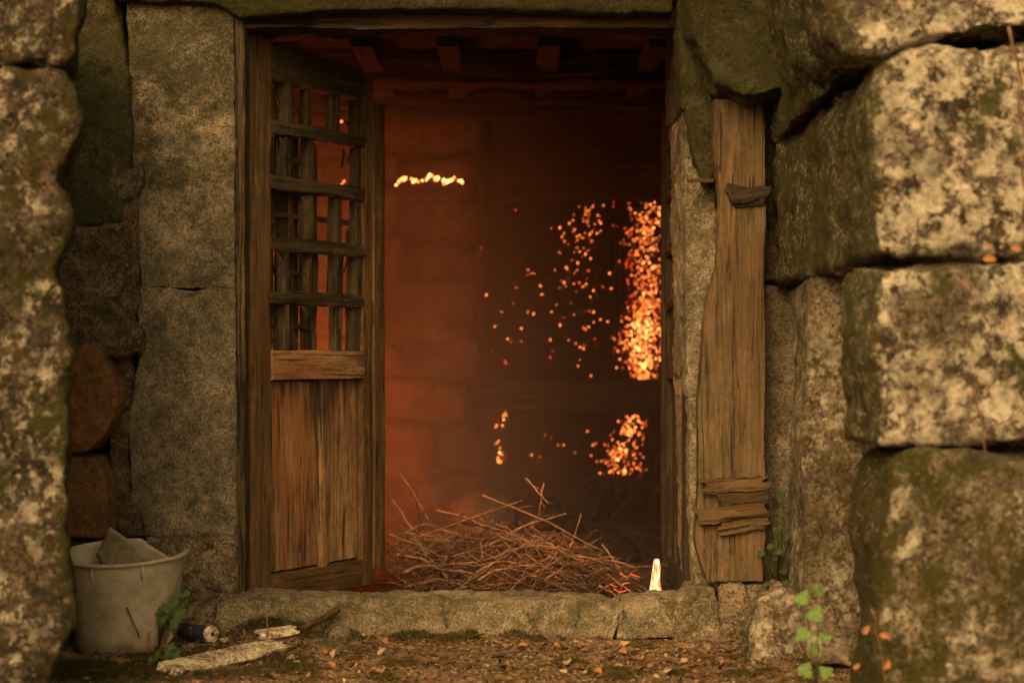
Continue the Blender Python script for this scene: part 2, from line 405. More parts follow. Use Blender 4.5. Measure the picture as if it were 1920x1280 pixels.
# left jamb, in focus
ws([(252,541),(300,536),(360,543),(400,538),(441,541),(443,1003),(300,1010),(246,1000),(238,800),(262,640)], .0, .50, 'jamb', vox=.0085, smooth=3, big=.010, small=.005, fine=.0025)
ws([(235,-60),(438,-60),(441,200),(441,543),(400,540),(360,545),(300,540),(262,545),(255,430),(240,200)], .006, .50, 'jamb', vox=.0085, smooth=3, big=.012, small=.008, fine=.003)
ws([(270,1006),(443,1006),(443,1190),(262,1190)], -.025, .42, 'base', vox=.009, smooth=6, big=.02, small=.012, fine=.005)
# packing stones between the jamb and the left pillar
ws([(90,-60),(200,-60),(240,110),(245,300),(232,420),(140,430),(90,300)], -.03, .4, 'jambdark', vox=.012, big=.02, small=.012, fine=.004)
ws([(208,308),(240,316),(270,312),(266,350),(250,374),(214,376),(204,345)], -.035, .3, 'rough', vox=.007, smooth=3, big=.006, small=.006, fine=.003)
ws([(100,425),(225,420),(245,500),(215,560),(100,575)], -.07, .4, 'rough', vox=.010, smooth=5, big=.02, small=.014, fine=.005)
ws([(206,375),(256,372),(262,560),(240,640),(210,560)], -.02, .3, 'rough', vox=.009, smooth=4, big=.012, small=.012, fine=.004)
ws([(120,572),(205,558),(262,620),(262,660),(215,672),(130,640)], -.10, .3, 'rough', vox=.009, smooth=5, big=.018, small=.014, fine=.005)
ws([(205,672),(245,665),(248,760),(222,772),(210,720)], -.02, .3, 'rough', vox=.008, smooth=4, big=.012, small=.010, fine=.004)
ws([(90,648),(180,640),(205,690),(221,760),(200,810),(160,848),(90,848)], -.16, .2, 'rust', vox=.009, smooth=9, big=.016, small=.006, fine=.003)
ws([(90,856),(178,856),(202,900),(204,1010),(90,1010)], -.15, .2, 'rust', vox=.009, smooth=8, big=.016, small=.006, fine=.003)
ws([(90,1012),(250,1012),(262,1190),(90,1200)], -.10, .3, 'rough', vox=.012, big=.02, small=.012, fine=.004)
ws([(205,770),(240,768),(250,1005),(205,1005)], -.015, .3, 'rough', vox=.009, smooth=4, big=.014, small=.012, fine=.004)
ws([(218,975),(262,960),(270,1010),(225,1012)], -.05, .3, 'rough', vox=.008, smooth=4, big=.012, small=.008, fine=.004)
# backing of the wall further left
ws([(-400,-60),(88,-60),(88,560),(-400,560)], .05, .5, 'jambdark', vox=.03)
ws([(-400,565),(88,565),(88,1200),(-400,1200)], .05, .5, 'rough', vox=.03)
# lintel
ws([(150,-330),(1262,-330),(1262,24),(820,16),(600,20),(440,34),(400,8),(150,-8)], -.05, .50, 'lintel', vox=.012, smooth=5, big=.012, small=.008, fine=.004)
# right jamb
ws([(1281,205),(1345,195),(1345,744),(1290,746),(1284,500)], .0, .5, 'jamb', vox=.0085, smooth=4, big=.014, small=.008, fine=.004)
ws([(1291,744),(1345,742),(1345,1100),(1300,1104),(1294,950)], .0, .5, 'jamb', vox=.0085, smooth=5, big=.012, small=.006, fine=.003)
ws([(1266,-330),(1320,-330),(1330,60),(1345,215),(1300,222),(1276,200)], -.03, .5, 'lintel', vox=.009, smooth=4, big=.02, small=.010, fine=.004)
ws([(1286,205),(1345,200),(1340,330),(1322,352),(1300,300)], -.05, .3, 'lintel', vox=.008, smooth=4, big=.02, small=.010, fine=.004)
ws([(1350,180),(1580,180),(1580,528),(1350,528)], -.01, .5, 'rough', vox=.012, big=.012, small=.006, fine=.003)
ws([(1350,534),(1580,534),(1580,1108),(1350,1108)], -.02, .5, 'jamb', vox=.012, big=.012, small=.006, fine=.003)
ws([(1585,-300),(2200,-300),(2200,1200),(1585,1200)], .0, .5, 'rough', vox=.04)
# the corbel stone that juts out over the timber
f = [P(1292,-120,-.30), P(1560,-120,-.42), P(1560,90,-.42), P(1500,160,-.42), P(1405,182,-.34), P(1345,150,-.28), P(1292,40,-.20)]
bk = [Vector((p.x-.01, .3, p.z-.04*(1 if p.z < 1.95 else 0))) for p in f]
block('stone', f+bk, M['lintel'], wall, vox=.011, smooth=6, big=.03, small=.014, fine=.005)
f = [P(1322,150,-.10), P(1478,140,-.10), P(1486,190,-.10), P(1335,188,-.10)]
block('stone', f+[Vector((p.x, .3, p.z)) for p in f], M['rough'], wall, vox=.010, smooth=4, big=.01, small=.006, fine=.003)
# courses above the frame
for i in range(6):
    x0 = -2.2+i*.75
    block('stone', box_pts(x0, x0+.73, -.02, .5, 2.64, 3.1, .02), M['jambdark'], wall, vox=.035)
# stone eave added out of view to shade the top of the doorway
sunshade = empty('added_sunshade', (0, -.2, 3.1), 'unseen row of rough stone slabs added to shade the wall, forming the eave above the doorway', 'sunshade')
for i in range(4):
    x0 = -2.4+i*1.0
    block('slab', box_pts(x0, x0+.98, -1.25, .5, 3.12, 3.24, .02), M['jambdark'], sunshade, vox=.04)

# ------------------------------------------------------------------ left foreground pillar
lp = empty('left_pillar', (-1.6, -1.2, -.2), 'tall blurred lichen covered rubble pillar left of the bucket', 'pillar')
def ls(pr, top, bot, mat='left', yf=-1.55, vox=.016):
    f = [P(a, b, yf) for a, b in pr]
    zt, zb = PZ(top, yf), PZ(bot, yf)
    f = [Vector((-1.9, yf, zb))]+f+[Vector((-1.9, yf, zt))]
    bk = [Vector((min(p.x-.40, -1.5), -.25, p.z)) for p in f]
    block('stone', f+bk, M[mat], lp, vox=vox, smooth=12, big=.035, small=.012, fine=.006)
ls([(152,122),(150,60),(165,-40),(170,-200)], -200, 120)
ls([(70,1330),(112,1240),(150,1160),(138,1060),(128,1000),(138,900),(132,790),(124,700),(140,640),(122,560),(112,500),(136,420),(112,330),(118,300),(156,262),(160,210),(150,150),(120,124)], 124, 1330)

# ------------------------------------------------------------------ right foreground wall
rw = empty('right_wall', (1.6, -1.0, -.2), 'massive blurred wall of mossy lichen crusted boulders projecting at the right', 'wall')
def rb(pts, mat, vox=.018, smooth=15, big=.05, small=.012, fine=.005): return block('stone', pts, M[mat], rw, vox=vox, smooth=smooth, big=big, small=small, fine=fine, bsize=.3)
def rbox(pxl, y0, y1, top, bot, mat, xr=1.75, dz=.0, dxb=0., **kw):
    x0 = PX(pxl, y0); zt, zb = PZ(top, y0), PZ(bot, y0)
    q = [(x0,y0,zb),(xr,y0,zb-dz),(xr,y0,zt-dz),(x0,y0,zt),(x0+dxb,y1,zb),(xr,y1,zb),(xr,y1,zt),(x0+dxb,y1,zt)]
    return rb([Vector(p) for p in q], mat, **kw)
# A: overhanging top stone with slanted lower left edge
f = [P(1500,-200,-1.5), P(2150,-200,-1.5), P(2150,50,-1.62), P(1900,56,-1.62), P(1750,72,-1.62), P(1660,104,-1.62), P(1596,112,-1.6), P(1548,60,-1.55)]
rb(list(reversed(f))+[Vector((p.x+.02, -.5, p.z+.04)) for p in reversed(f)], 'right')
# B: small stone wedged between A and C
f = [P(1524,50,-.95), P(1590,60,-.95), P(1615,140,-.95), P(1522,190,-.95)]
rb(list(reversed(f))+[Vector((p.x, -.1, p.z-.04)) for p in reversed(f)], 'rightmoss', vox=.014, smooth=7, big=.015)
# C
x0 = PX(1632, -1.6)
f = [P(1632,492,-1.6), P(2150,482,-1.6), P(2150,60,-1.6), P(1930,62,-1.6), P(1700,84,-1.6), P(1650,120,-1.6), P(1628,180,-1.6)]
rb(list(reversed(f))+[Vector((p.x-.03, -.04, p.z-.00)) for p in reversed(f)], 'right')
# D
rbox(1640, -1.62, -1.30, 492, 842, 'right', dz=.0, dxb=-.035)
# F: upright block behind D and E
f = [Vector((.885,-.85,PZ(1245,-.85))), Vector((1.5,-.98,PZ(1245,-.85))), Vector((1.5,-.98,PZ(520,-.85))), Vector((.90,-.85,PZ(520,-.85))), Vector((.865,-.85,PZ(800,-.85)))]
rb(f+[Vector((max(p.x,.95), -.09, p.z)) for p in f], 'pillar', vox=.014, smooth=9, big=.025)
# E
f = [P(1660,1360,-1.70), P(2150,1360,-1.70), P(2150,860,-1.66), P(1900,848,-1.66), P(1720,838,-1.66), P(1672,862,-1.66), P(1640,1000,-1.68)]
rb(list(reversed(f))+[Vector((p.x-.01, -1.28, p.z)) for p in reversed(f)], 'rightmoss')
# packing of rubble in the joints
for (a, b, y) in ((1640,500,-1.25),(1650,842,-1.3)):
    c = P(a, b, y); rb(box_pts(c.x, c.x+.3, y, y+.3, c.z-.035, c.z+.02, .01), 'pillar', vox=.012, smooth=4, big=.01)

# ------------------------------------------------------------------ doorstep
st = empty('doorstep', (0, 0, -.15), 'long worn granite doorstep under the open doors', 'doorstep')
def stp(pts, mat='sill', **kw): return block('slab', pts, M[mat], st, **kw)
f = [P(405,1132,-.13), P(470,1116,-.07), P(700,1122,-.07), P(960,1126,-.07), P(1120,1128,-.07), P(1166,1140,-.1), P(1150,1215,-.15), P(760,1222,-.17), P(560,1220,-.16), P(400,1200,-.15)]
stp(list(reversed(f))+[Vector((p.x*1.01, .13, p.z+(.004 if p.z > -.1 else 0))) for p in reversed(f)], vox=.0085, smooth=7, big=.016, small=.010, fine=.004)
f = [P(1158,1134,-.10), P(1300,1120,-.08), P(1330,1190,-.12), P(1152,1205,-.12)]
stp(list(reversed(f))+[Vector((p.x, .13, p.z+.004)) for p in reversed(f)], vox=.0085, smooth=7, big=.018, small=.010, fine=.004)

def rock(px, py, y, sx, sy, sz, mat, label, seed, group=None, name='rock', cat='rock', rot=0, vox=.009, sink=.25):
    c = P(px, py, y); rr = random.Random(seed)
    bm = bmesh.new(); bmesh.ops.create_icosphere(bm, subdivisions=2, radius=1)
    for v in bm.verts:
        d = v.co.copy(); k = 1+.28*N3(d*1.3+Vector((seed, 0, 0)))
        m = max(abs(d.x), abs(d.y), abs(d.z)); k *= .62+.38/m*.85
        v.co = Vector((d.x*sx*k, d.y*sy*k, d.z*sz*k))
    me = bpy.data.meshes.new(name); bm.to_mesh(me); bm.free()
    o = link(name, me, M[mat], loc=(c.x, c.y, c.z)); o.rotation_euler = (0, 0, rot)
    weather(o, vox, 3, .012, .008, .003, .1)
    return tag(o, label, cat, group)
def orock(pxs, y0, y1, mat, label, back=.9, vox=.009, **kw):
    f = [P(a, b, y0) for a, b in pxs]; c = sum(f, Vector())/len(f)
    bk = [Vector((c.x+(p.x-c.x)*back, y1, c.z+(p.z-c.z)*back)) for p in f]
    return tag(block('rock', f+bk, M[mat], None, vox=vox, **kw), label, 'rock')
orock([(1262,1215),(1262,1150),(1300,1098),(1342,1100),(1362,1210)], -.14, .15, 'sill', 'smooth wedge shaped grey rock between the doorstep and the timber foot', smooth=7, big=.02, small=.01, fine=.004)
orock([(1352,1235),(1350,1100),(1392,1088),(1405,1130),(1440,1150),(1430,1240)], -.19, .05, 'base', 'brown angular rock under the foot of the big timber', smooth=5, big=.02, small=.012, fine=.005)
orock([(1395,1150),(1388,1095),(1470,1090),(1475,1150)], -.17, .05, 'base', 'flat brown rock wedged behind the rounded boulder at the timber foot', smooth=5, big=.012, small=.010, fine=.005)
orock([(1412,1320),(1403,1190),(1425,1130),(1480,1112),(1560,1135),(1600,1200),(1610,1320)], -.55, -.25, 'pillar', 'large rounded pale boulder on the ground right of the timber foot', smooth=16, big=.03, small=.012, fine=.005, vox=.010)
rock(1590,1280,-.72,.14,.14,.10,'rightmoss','low mossy boulder against the foot of the right wall',12, vox=.014)
rock(612,1222,-.30,.098,.07,.045,'base','flat brown rock lying below the doorstep beside the white board',15)
rock(640,1190,-.20,.05,.04,.038,'sill','small pale rock leaning on the doorstep front under the dark stick',17)
rock(590,1186,-.17,.035,.03,.03,'sill','tiny rock tucked against the doorstep left of the pale one',19)
rock(545,1288,-.62,.045,.04,.018,'base','half buried grey rock at the bottom edge of the yard',21)

# ------------------------------------------------------------------ door frame and leaves
fr = empty('door_frame', (-.94, .1, 0), 'weathered wooden door frame against the left stone jamb', 'door frame')
fo = fr.location
def W(p): return Vector(p)-fo
board('post', W((-.948,.07,-.03)), W((-.948,.07,1.99)), .050, .10, (0,-1,0), M['doord'], fr, rough=.005)
board('head_beam', W((-.98,.10,1.985)), W((.62,.10,1.985)), .07, .14, (0,-1,0), M['beam'], fr, rough=.006)

def make_leaf(side, hinge, ang, label, wood, panelm, lat):
    """leaf in local axes: x from the hinge to the free edge, -y the outer face, z up"""
    root = empty('door_leaf', hinge, label, 'door')
    root.matrix_world = Matrix.Translation(hinge) @ Matrix.Rotation(ang, 4, 'Z')
    n = (0, -1, 0); Z0, Z1 = -.07, 1.925; w = .805
    def vb(name, xa, xb, z0, z1, t, mat, y=0, **kw):
        return board(name, ((xa+xb)/2, y, z0), ((xa+xb)/2, y, z1), xb-xa, t, n, mat, root, **kw)
    def hb(name, x0, x1, za, zb, t, mat, y=0, **kw):
        return board(name, (x0, y, (za+zb)/2), (x1, y, (za+zb)/2), zb-za, t, n, mat, root, **kw)
    vb('stile', 0, .122, Z0, Z1+.02, .050, wood, rough=.004)
    vb('stile', .722, .800, Z0, Z1-.03, .050, wood, rough=.004)
    hb('top_rail', .120, .724, 1.80, 1.930, .044, lat, rough=.005)
    hb('lock_rail', .120, .724, .728, .835, .058, panelm, y=-.002, rough=.003)
    hb('bottom_rail', .120, .724, Z0, .032, .050, wood, rough=.004)
    vb('back_panel', .10, .74, .0, .76, .010, M['timberd'], y=.021, rough=.001)
    vb('panel', .131, .443, .040, .722, .018, panelm, y=.004, rough=.003)
    vb('panel', .509, .713, .040, .722, .018, panelm, y=.004, rough=.003)
    vb('mullion', .453, .499, .030, .730, .040, panelm, rough=.003)
    for i, zc in enumerate((1.636, 1.435, 1.222, 1.020)):
        q = random.uniform(-.006, .006); hb('lattice_rail', .118, .726, zc-.024+q, zc+.024+q, .034, lat, y=-.012, rough=.007)
    for i, xc in enumerate((.232, .392, .562, .700)):
        for j, (za, zb) in enumerate(((.83, 1.0), (1.045, 1.198), (1.246, 1.411), (1.459, 1.612), (1.66, 1.80))):
            if random.random() < .04: continue
            dx = random.uniform(-.010, .010)
            ww = .034+random.uniform(-.010, .010)
            vb('lattice_bar', xc-ww/2+dx, xc+ww/2+dx, za-.004, zb+.004, .050+random.uniform(-.012,.008), lat, y=.006+random.uniform(-.006,.006), rough=.006, endjit=.012)
    for i, (xc, za, zb) in enumerate(((.185,.83,1.60),(.315,.83,1.80),(.470,.83,1.42),(.640,.83,1.22),(.640,1.25,1.42),(.470,1.46,1.60))):
        vb('lattice_bar', xc-.013, xc+.013, za, zb, .016, lat, y=.030, rough=.005, endjit=.02)
    for zc in (1.12, 1.33, 1.53, .925):
        hb('lattice_rail', .118, .43 if zc != 1.33 else .726, zc-.010, zc+.010, .012, lat, y=.028, rough=.004)
    # closing strip with mouldings on the free edge
    es = vb('edge_strip', .792, .872, -.01, 1.80, .030, wood, y=-.020, rough=.003)
    for q in ((.806, .822, -.01, 1.79, .014, -.040), (.846, .868, .0, 1.785, .012, -.038)):
        m = vb('moulding', *q[:5], wood, y=q[5], rough=.002)
        ml = es.matrix_local.inverted() @ m.matrix_local; m.parent = es; m.matrix_local = ml
    return root
ang = math.atan2(.71, .379)
L1 = make_leaf(-1, Vector((-.938, .13, 0)), ang, 'left door leaf standing half open, broken lattice above and two brown panels below', M['doorw'], M['doorp'], M['doord'])
# remains of backing boards behind the left lattice, their tops broken off on the slant
for (xa, xb, ta, tb) in ((.125,.215,1.66,1.56),(.24,.385,1.60,1.62),(.40,.50,1.47,1.40)):
    za = lambda t: 0
    L_ = max(ta, tb)-.83
    o = board('backing_board', ((xa+xb)/2, .046, .83), ((xa+xb)/2, .046, max(ta, tb)), xb-xa, .012, (0,-1,0), M['timberd'], L1, rough=.003, endjit=.03)
L2 = make_leaf(1, Vector((.634, .13, 0)), R(90.3), 'right door leaf folded back edge on against the right jamb', M['doorr'], M['doorr'], M['doorr'])
L2.scale = (1, -1, 1)
for i in range(16):
    x = random.choice((.18,.23,.31,.39,.48,.56,.63,.69))+random.uniform(-.03,.03); z = random.uniform(.86, 1.76); l = random.uniform(.03,.09); a = random.gauss(1.3,.5)
    board('splinter', (x,.01,z), (x+math.cos(a)*l,.012,z+math.sin(a)*l), random.uniform(.006,.02), .008, (0,-1,0), M['timberd'], L1, rough=.003, endjit=.02)
# cobwebs on the left leaf
def web(parent, a, b, c, n=9):
    parts = []
    a, b, c = Vector(a), Vector(b), Vector(c)
    for i in range(n):
        t = (i+.5)/n; p = a.lerp(b, t); q = a.lerp(c, min(1, t*1.1)); m = (p+q)/2+Vector((0, 0, -.012*t))
        parts.append(tube_data([p, m, q], [.0005]*3, 3))
        if i % 2 == 0: parts.append(tube_data([a, m, (b+c)/2+(m-(p+q)/2)*2+Vector((random.uniform(-.01,.01),0,random.uniform(-.01,.01)))], [.0005]*3, 3))
    v, f = join_data(parts)
    o = link('cobweb', mesh_from('cobweb', v, f), M['web'], parent); o['kind'] = 'stuff'
for (x, z) in ((.16,1.60),(.30,1.40),(.14,1.19),(.42,1.19),(.30,1.0),(.44,1.0),(.24,.90),(.50,1.22)):
    web(L1, (x,-.03,z), (x+.09,-.03,z+.005), (x+.01,-.03,z-.06-random.random()*.04), 7)

# ------------------------------------------------------------------ big timber with its blocks
TY = -.13
tp = lambda py: PZ(py, TY)
TZ0, TZ1 = tp(1086), tp(190); TL = TZ1-TZ0; TX = PX(1380, TY)
tb = empty('timber_post', (TX, TY, TZ0), 'tall worn timber plank leaning beside the right jamb, wider towards its foot', 'timber')
def edge(pts): 
    q = sorted(((tp(py)-TZ0)/TL, PX(px, TY)-TX) for px, py in pts); return lambda t: pl(q, t)
eL = edge([(1322,1086),(1300,1010),(1308,900),(1306,760),(1316,620),(1322,560),(1342,500),(1342,420),(1346,380),(1338,300),(1336,190)])
eR = edge([(1426,1086),(1434,1000),(1430,900),(1432,700),(1433,400),(1428,190)])
board('plank', (0,0,0), (0,0,TL), .25, .085, (0,-1,0), M['timber'], tb, seg=.010, rough=.005, left=lambda t: -eR(t), right=lambda t: -eL(t), nx=18)
def tblock(pxa, pya, pxb, pyb, h, mat, th=.05, y=TY-.042):
    a = P(pxa, pya, y)-tb.location; b = P(pxb, pyb, y)-tb.location
    hh = h*(6.3+y)/FPX
    board('block', a, b, hh, th, (0,-1,0), M[mat], tb, seg=.012, rough=.011, endjit=.03)
tblock(1316,912,1438,903,26,'block'); tblock(1348,936,1437,926,26,'timberd'); tblock(1308,968,1440,952,28,'block'); tblock(1346,990,1436,975,24,'block', .04)
tblock(1366,372,1437,360,26,'knot', .05); tblock(1362,352,1400,362,22,'knot', .03); tblock(1380,384,1430,378,14,'knot', .03)
# iron staple
ip = empty('iron_staple', P(1290,338,-.05), 'thin rusty iron strap fixed between the right jamb and the timber', 'iron strap')
board('strap', P(1288,338,-.055)-ip.location, P(1338,338,-.075)-ip.location, .014, .005, (0,-1,0), M['iron'], ip)

# ------------------------------------------------------------------ the burning room
fl = -.12
V = []; F = []; nx_, ny_ = 110, 140
for j in range(ny_+1):
    for i in range(nx_+1):
        x = -2.9+5.8*i/nx_; y = .345+6.2*j/ny_
        z = fl+.02*fbm(Vector((x*5, y*5, 3)), 4)+(.03*fbm(Vector((x*14, y*14, 8)), 2) if y > 1.6 else 0)
        V.append((x, y, z))
for j in range(ny_):
    for i in range(nx_): a = j*(nx_+1)+i; F.append((a, a+1, a+nx_+2, a+nx_+1))
M['floor'] = plain_mat('ash_floor', (.02,.012,.008), (.07,.045,.03), 14, .95, .02)
tag(link('room_floor', mesh_from('room_floor', V, F), M['floor']), 'dark ash covered floor of the burning room', None, None, 'structure')
def slab(name, x0, x1, y0, y1, z0, z1, mat, parent=None):
    bm = bmesh.new(); bmesh.ops.create_cube(bm, size=1)
    for v in bm.verts: v.co = Vector(((v.co.x)*(x1-x0), (v.co.y)*(y1-y0), (v.co.z+.5)*(z1-z0)))
    return bm_obj(name, bm, mat, parent, loc=((x0+x1)/2, (y0+y1)/2, z0), smooth=False)
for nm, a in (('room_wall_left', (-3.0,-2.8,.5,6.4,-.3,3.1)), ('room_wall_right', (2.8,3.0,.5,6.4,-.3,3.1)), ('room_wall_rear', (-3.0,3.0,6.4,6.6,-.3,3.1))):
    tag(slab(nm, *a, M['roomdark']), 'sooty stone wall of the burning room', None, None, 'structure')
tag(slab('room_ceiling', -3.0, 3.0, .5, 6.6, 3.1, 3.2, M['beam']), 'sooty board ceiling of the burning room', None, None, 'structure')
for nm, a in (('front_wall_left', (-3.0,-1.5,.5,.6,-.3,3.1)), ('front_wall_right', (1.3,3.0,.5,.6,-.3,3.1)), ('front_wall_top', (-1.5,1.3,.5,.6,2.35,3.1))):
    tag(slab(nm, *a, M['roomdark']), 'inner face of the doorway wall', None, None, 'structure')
# masonry pier facing the door
PY = 3.0
pier = empty('masonry_pier', (PX(700,PY), PY, fl), 'rough masonry pier glowing orange inside the burning room', 'masonry')
zc = PZ(980, PY); top = PZ(150, PY); row = 0
while zc < top-.02:
    h = random.uniform(.17, .32)
    if zc+h > top-.08: h = top-zc
    x = PX(380, PY)+random.uniform(0, .12); xe = PX(900, PY)+random.uniform(-.05, .04)
    while x < xe-.03:
        w_ = random.uniform(.20, .60)
        if x+w_ > xe-.12: w_ = xe-x
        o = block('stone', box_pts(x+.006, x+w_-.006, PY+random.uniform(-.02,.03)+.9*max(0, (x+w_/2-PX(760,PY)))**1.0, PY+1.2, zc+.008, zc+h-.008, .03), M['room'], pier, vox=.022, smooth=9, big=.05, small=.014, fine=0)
        x += w_
    zc += h; row += 1
tag(slab('pier_core', PX(370,PY), PX(890,PY), PY+.75, PY+1.15, fl-.1, top-.05, M['room'], None), 'rubble core inside the masonry pier', None, None, 'structure')
# partition behind: head beam, cross beam and posts
part_ = empty('burning_partition', (PX(1090,3.3), 3.3, fl), 'charred timber partition with a dark head beam and cross rail, lit by embers', 'partition')
def rbm(name, a, b, w_, t_, mat='beam', par=part_, **kw):
    return board(name, Vector(a)-par.location, Vector(b)-par.location, w_, t_, (0,-1,0), M[mat], par, seg=.05, rough=.012, **kw)
zA, zB = PZ(376, 3.25), PZ(232, 3.25)
rbm('head_beam', (PX(925,3.25), 3.25, (zA+zB)/2), (1.7, 3.25, (zA+zB)/2), zB-zA, .22)
zA, zB = PZ(768, 3.4), PZ(714, 3.4)
rbm('cross_rail', (PX(870,3.4), 3.4, (zA+zB)/2), (1.7, 3.4, (zA+zB)/2), zB-zA, .10, 'doorr')
rbm('post', (PX(970,3.45), 3.45, fl), (PX(970,3.45), 3.45, PZ(768,3.45)), .09, .09)
# ceiling beams and joists
def single_beam(y, z0, z1, t_, label, sag=0):
    o = empty('ceiling_beam', (0, y, z0), label, 'beam')
    board('timber', (-2.75, 0, (z1-z0)/2), (2.75, 0, (z1-z0)/2), z1-z0, t_, (0,-1,0), M['beam'], o, seg=.05, rough=.02)
single_beam(1.2, PZ(60,1.2)+.0, PZ(60,1.2)+.20, .18, 'sooty ceiling beam nearest the doorway')
single_beam(2.1, PZ(160,2.1), PZ(105,2.1), .2, 'sooty ceiling beam crossing the middle of the room')
single_beam(2.95, PZ(222,2.95), PZ(182,2.95), .2, 'long sagging beam above the masonry pier, caught by fire light')
for i, px in enumerate((520, 690, 845, 1028, 1225)):
    x = PX(px, 1.7); o = empty('joist', (x, 1.3, PZ(100,1.3)), ('short dark ceiling joist above the lattice of the left door leaf','dark ceiling joist just past the top corner of the left door leaf','dark ceiling joist above the glowing row of embers','dark ceiling joist above the middle of the dark opening','dark ceiling joist nearest the right door leaf')[i], 'joist', 'joists under the ceiling')
    board('timber', (0,0,.06), (0,3.0,.06), .06, .09, (1,0,0), M['beam'], o, seg=.06, rough=.01)
tag(slab('loft_floor', -2.79, 2.79, .61, 6.3, PZ(100,1.3)+.135, PZ(100,1.3)+.16, M['beam']), 'boards of the loft above the joists', None, None, 'structure')

# fire on the left, out of the door's line of sight, that lights the room
def flame_mesh(h, r, seed):
    vs_ = []; fs = []; n = 9; m = 8
    for k in range(m+1):
        t = k/m; rr = r*math.sin(math.pi*min(1, t*.85+.15))**.8*(1-t)**.5+.002
        cx_ = .25*r*N3(Vector((t*2.5, seed, 0)))*2*t; cy_ = .25*r*N3(Vector((t*2.5, seed, 4)))*2*t
        for i in range(n):
            a = 2*math.pi*i/n; q = rr*(1+.25*N3(Vector((math.cos(a), math.sin(a), t*3+seed))))
            vs_.append(Vector((cx_+q*math.cos(a), cy_+q*math.sin(a), h*t)))
    for k in range(m):
        for i in range(n): fs.append((k*n+i, k*n+(i+1) % n, (k+1)*n+(i+1) % n, (k+1)*n+i))
    fs.append(tuple(reversed(range(n)))); fs.append(tuple(m*n+i for i in range(n)))
    return mesh_from('flame', vs_, fs)
def fire(loc, n, spread, hmax, label):
    o = empty('fire', loc, label, 'fire'); fr_ = random.Random(4)
    for i in range(n):
        a = fr_.uniform(0, 6.28); r = spread*math.sqrt(fr_.random())
        me = flame_mesh(fr_.uniform(.6, 1)*hmax, fr_.uniform(.06, .09), i*3.1)
        link('flame', me, M['flame'], o, loc=(r*math.cos(a), r*math.sin(a), .02))
    for i in range(9):
        a = random.uniform(0, 3.14); d = Vector((math.cos(a), math.sin(a), random.uniform(-.1, .25)))*random.uniform(.25, .4)
        c = Vector((random.uniform(-.15,.15), random.uniform(-.15,.15), random.uniform(.04, .12)))
        v, f_ = tube_data([c-d, c, c+d], [.035, .04, .03], 8)
        link('log', mesh_from('log', v, f_), M['char'], o)
    return o
fire((-1.95, 1.75, fl), 7, .22, .75, 'log fire burning inside the room behind the left door leaf')

# embers
bm = bmesh.new(); bmesh.ops.create_icosphere(bm, subdivisions=1, radius=1)
EM = []
for k in range(3):
    me = bpy.data.meshes.new('ember'); bm.to_mesh(me); me.materials.append(M['ember'][k]); EM.append(me)
bm.free()
icv = [v.co.copy() for v in EM[0].vertices]; icf = [tuple(p.vertices) for p in EM[0].polygons]
def ember_group(parent, pts, nmax=300):
    pts = sorted(pts, key=lambda p: -p[1])
    for p, r, k in pts[:nmax]:
        o = bpy.data.objects.new('ember', EM[k]); COL.objects.link(o); o.parent = parent; o.location = p-parent.location; o.scale = (r, r, r)
    for k in range(3):
        q = [x for x in pts[nmax:] if x[2] == k]
        if q:
            v, f_ = join_data([([c*r+(p-parent.location) for c in icv], icf) for p, r, _ in q])
            me = mesh_from('ember_dust', v, f_); me.materials.append(M['ember'][k])
            o = bpy.data.objects.new('ember_dust', me); COL.objects.link(o); o.parent = parent; o['kind'] = 'stuff'
def pick(hot):
    r = random.random()+hot
    return 2 if r > 1.12 else (1 if r > .5 else 0)
# hanging charred wattle at the right with its column of embers
EY = 4.3
wat = empty('smouldering_wattle', (PX(1205,EY), EY, PZ(720,EY)), 'charred wattle panel covered with a tall column of glowing embers', 'wattle panel')
for i in range(16):
    px = 1150+i*9; x = PX(px, EY)-wat.location.x
    pts = [Vector((x+.02*N3(Vector((k*.8, i, 0))), .04+.02*N3(Vector((k, i, 5))), k*.13)) for k in range(10)]
    link('rod', mesh_from('rod', *tube_data(pts, [.014]*10, 6)), M['char'], wat)
pts = []
for i in range(1000):
    py = 378+(713-378)*random.random()
    if random.random() < .35: py = random.uniform(560, 712)
    t = (py-378)/335
    cxp = pl([(0,1214),(.25,1207),(.5,1216),(.75,1202),(1,1205)], t); wd = pl([(0,36),(.3,28),(.55,26),(.75,32),(1,18)], t)
    px = min(1300, cxp+random.gauss(0, 1)*wd*.72)
    dd = abs(px-cxp-8)/wd
    pts.append((P(px, py, EY+random.uniform(-.03,.03)), random.uniform(.0016,.0058), pick(.36-.35*dd+(.25 if 600 < py < 690 else 0))))
ember_group(wat, pts, 290)
# lower heap
hp = empty('smouldering_heap', (PX(1170,4.0), 4.0, fl), 'low heap of charred sticks glowing with embers below the cross rail', 'ember heap')
for i in range(26):
    a = random.uniform(-.5, .5); c = Vector((random.uniform(-.16,.16), random.uniform(-.05,.15), random.uniform(.02,.30)))
    d = Vector((math.cos(a+1.2), .2, math.sin(a+1.2)))*random.uniform(.1,.2)
    link('stick', mesh_from('stick', *tube_data([c-d, c+Vector((0,.01,0)), c+d], [.012,.014,.008], 6)), M['char'], hp)
pts = []
for i in range(210):
    py = random.uniform(778, 888); t = (py-778)/110
    cxp = pl([(0,1188),(.3,1178),(.6,1160),(1,1165)], t); px = cxp+random.gauss(0, 1)*pl([(0,12),(.5,24),(1,26)], t)
    if px < 1100 or px > 1215: continue
    pts.append((P(px, py, 3.97+random.uniform(-.03,.03)), random.uniform(.0018,.0056), pick(.36-.3*abs(px-cxp-3)/24)))
for i in range(22):
    py = random.uniform(768, 872); pts.append((P(936+random.gauss(0,7)+(6 if py < 800 else 0), py, 4.0), random.uniform(.0038,.0068), pick(.3)))
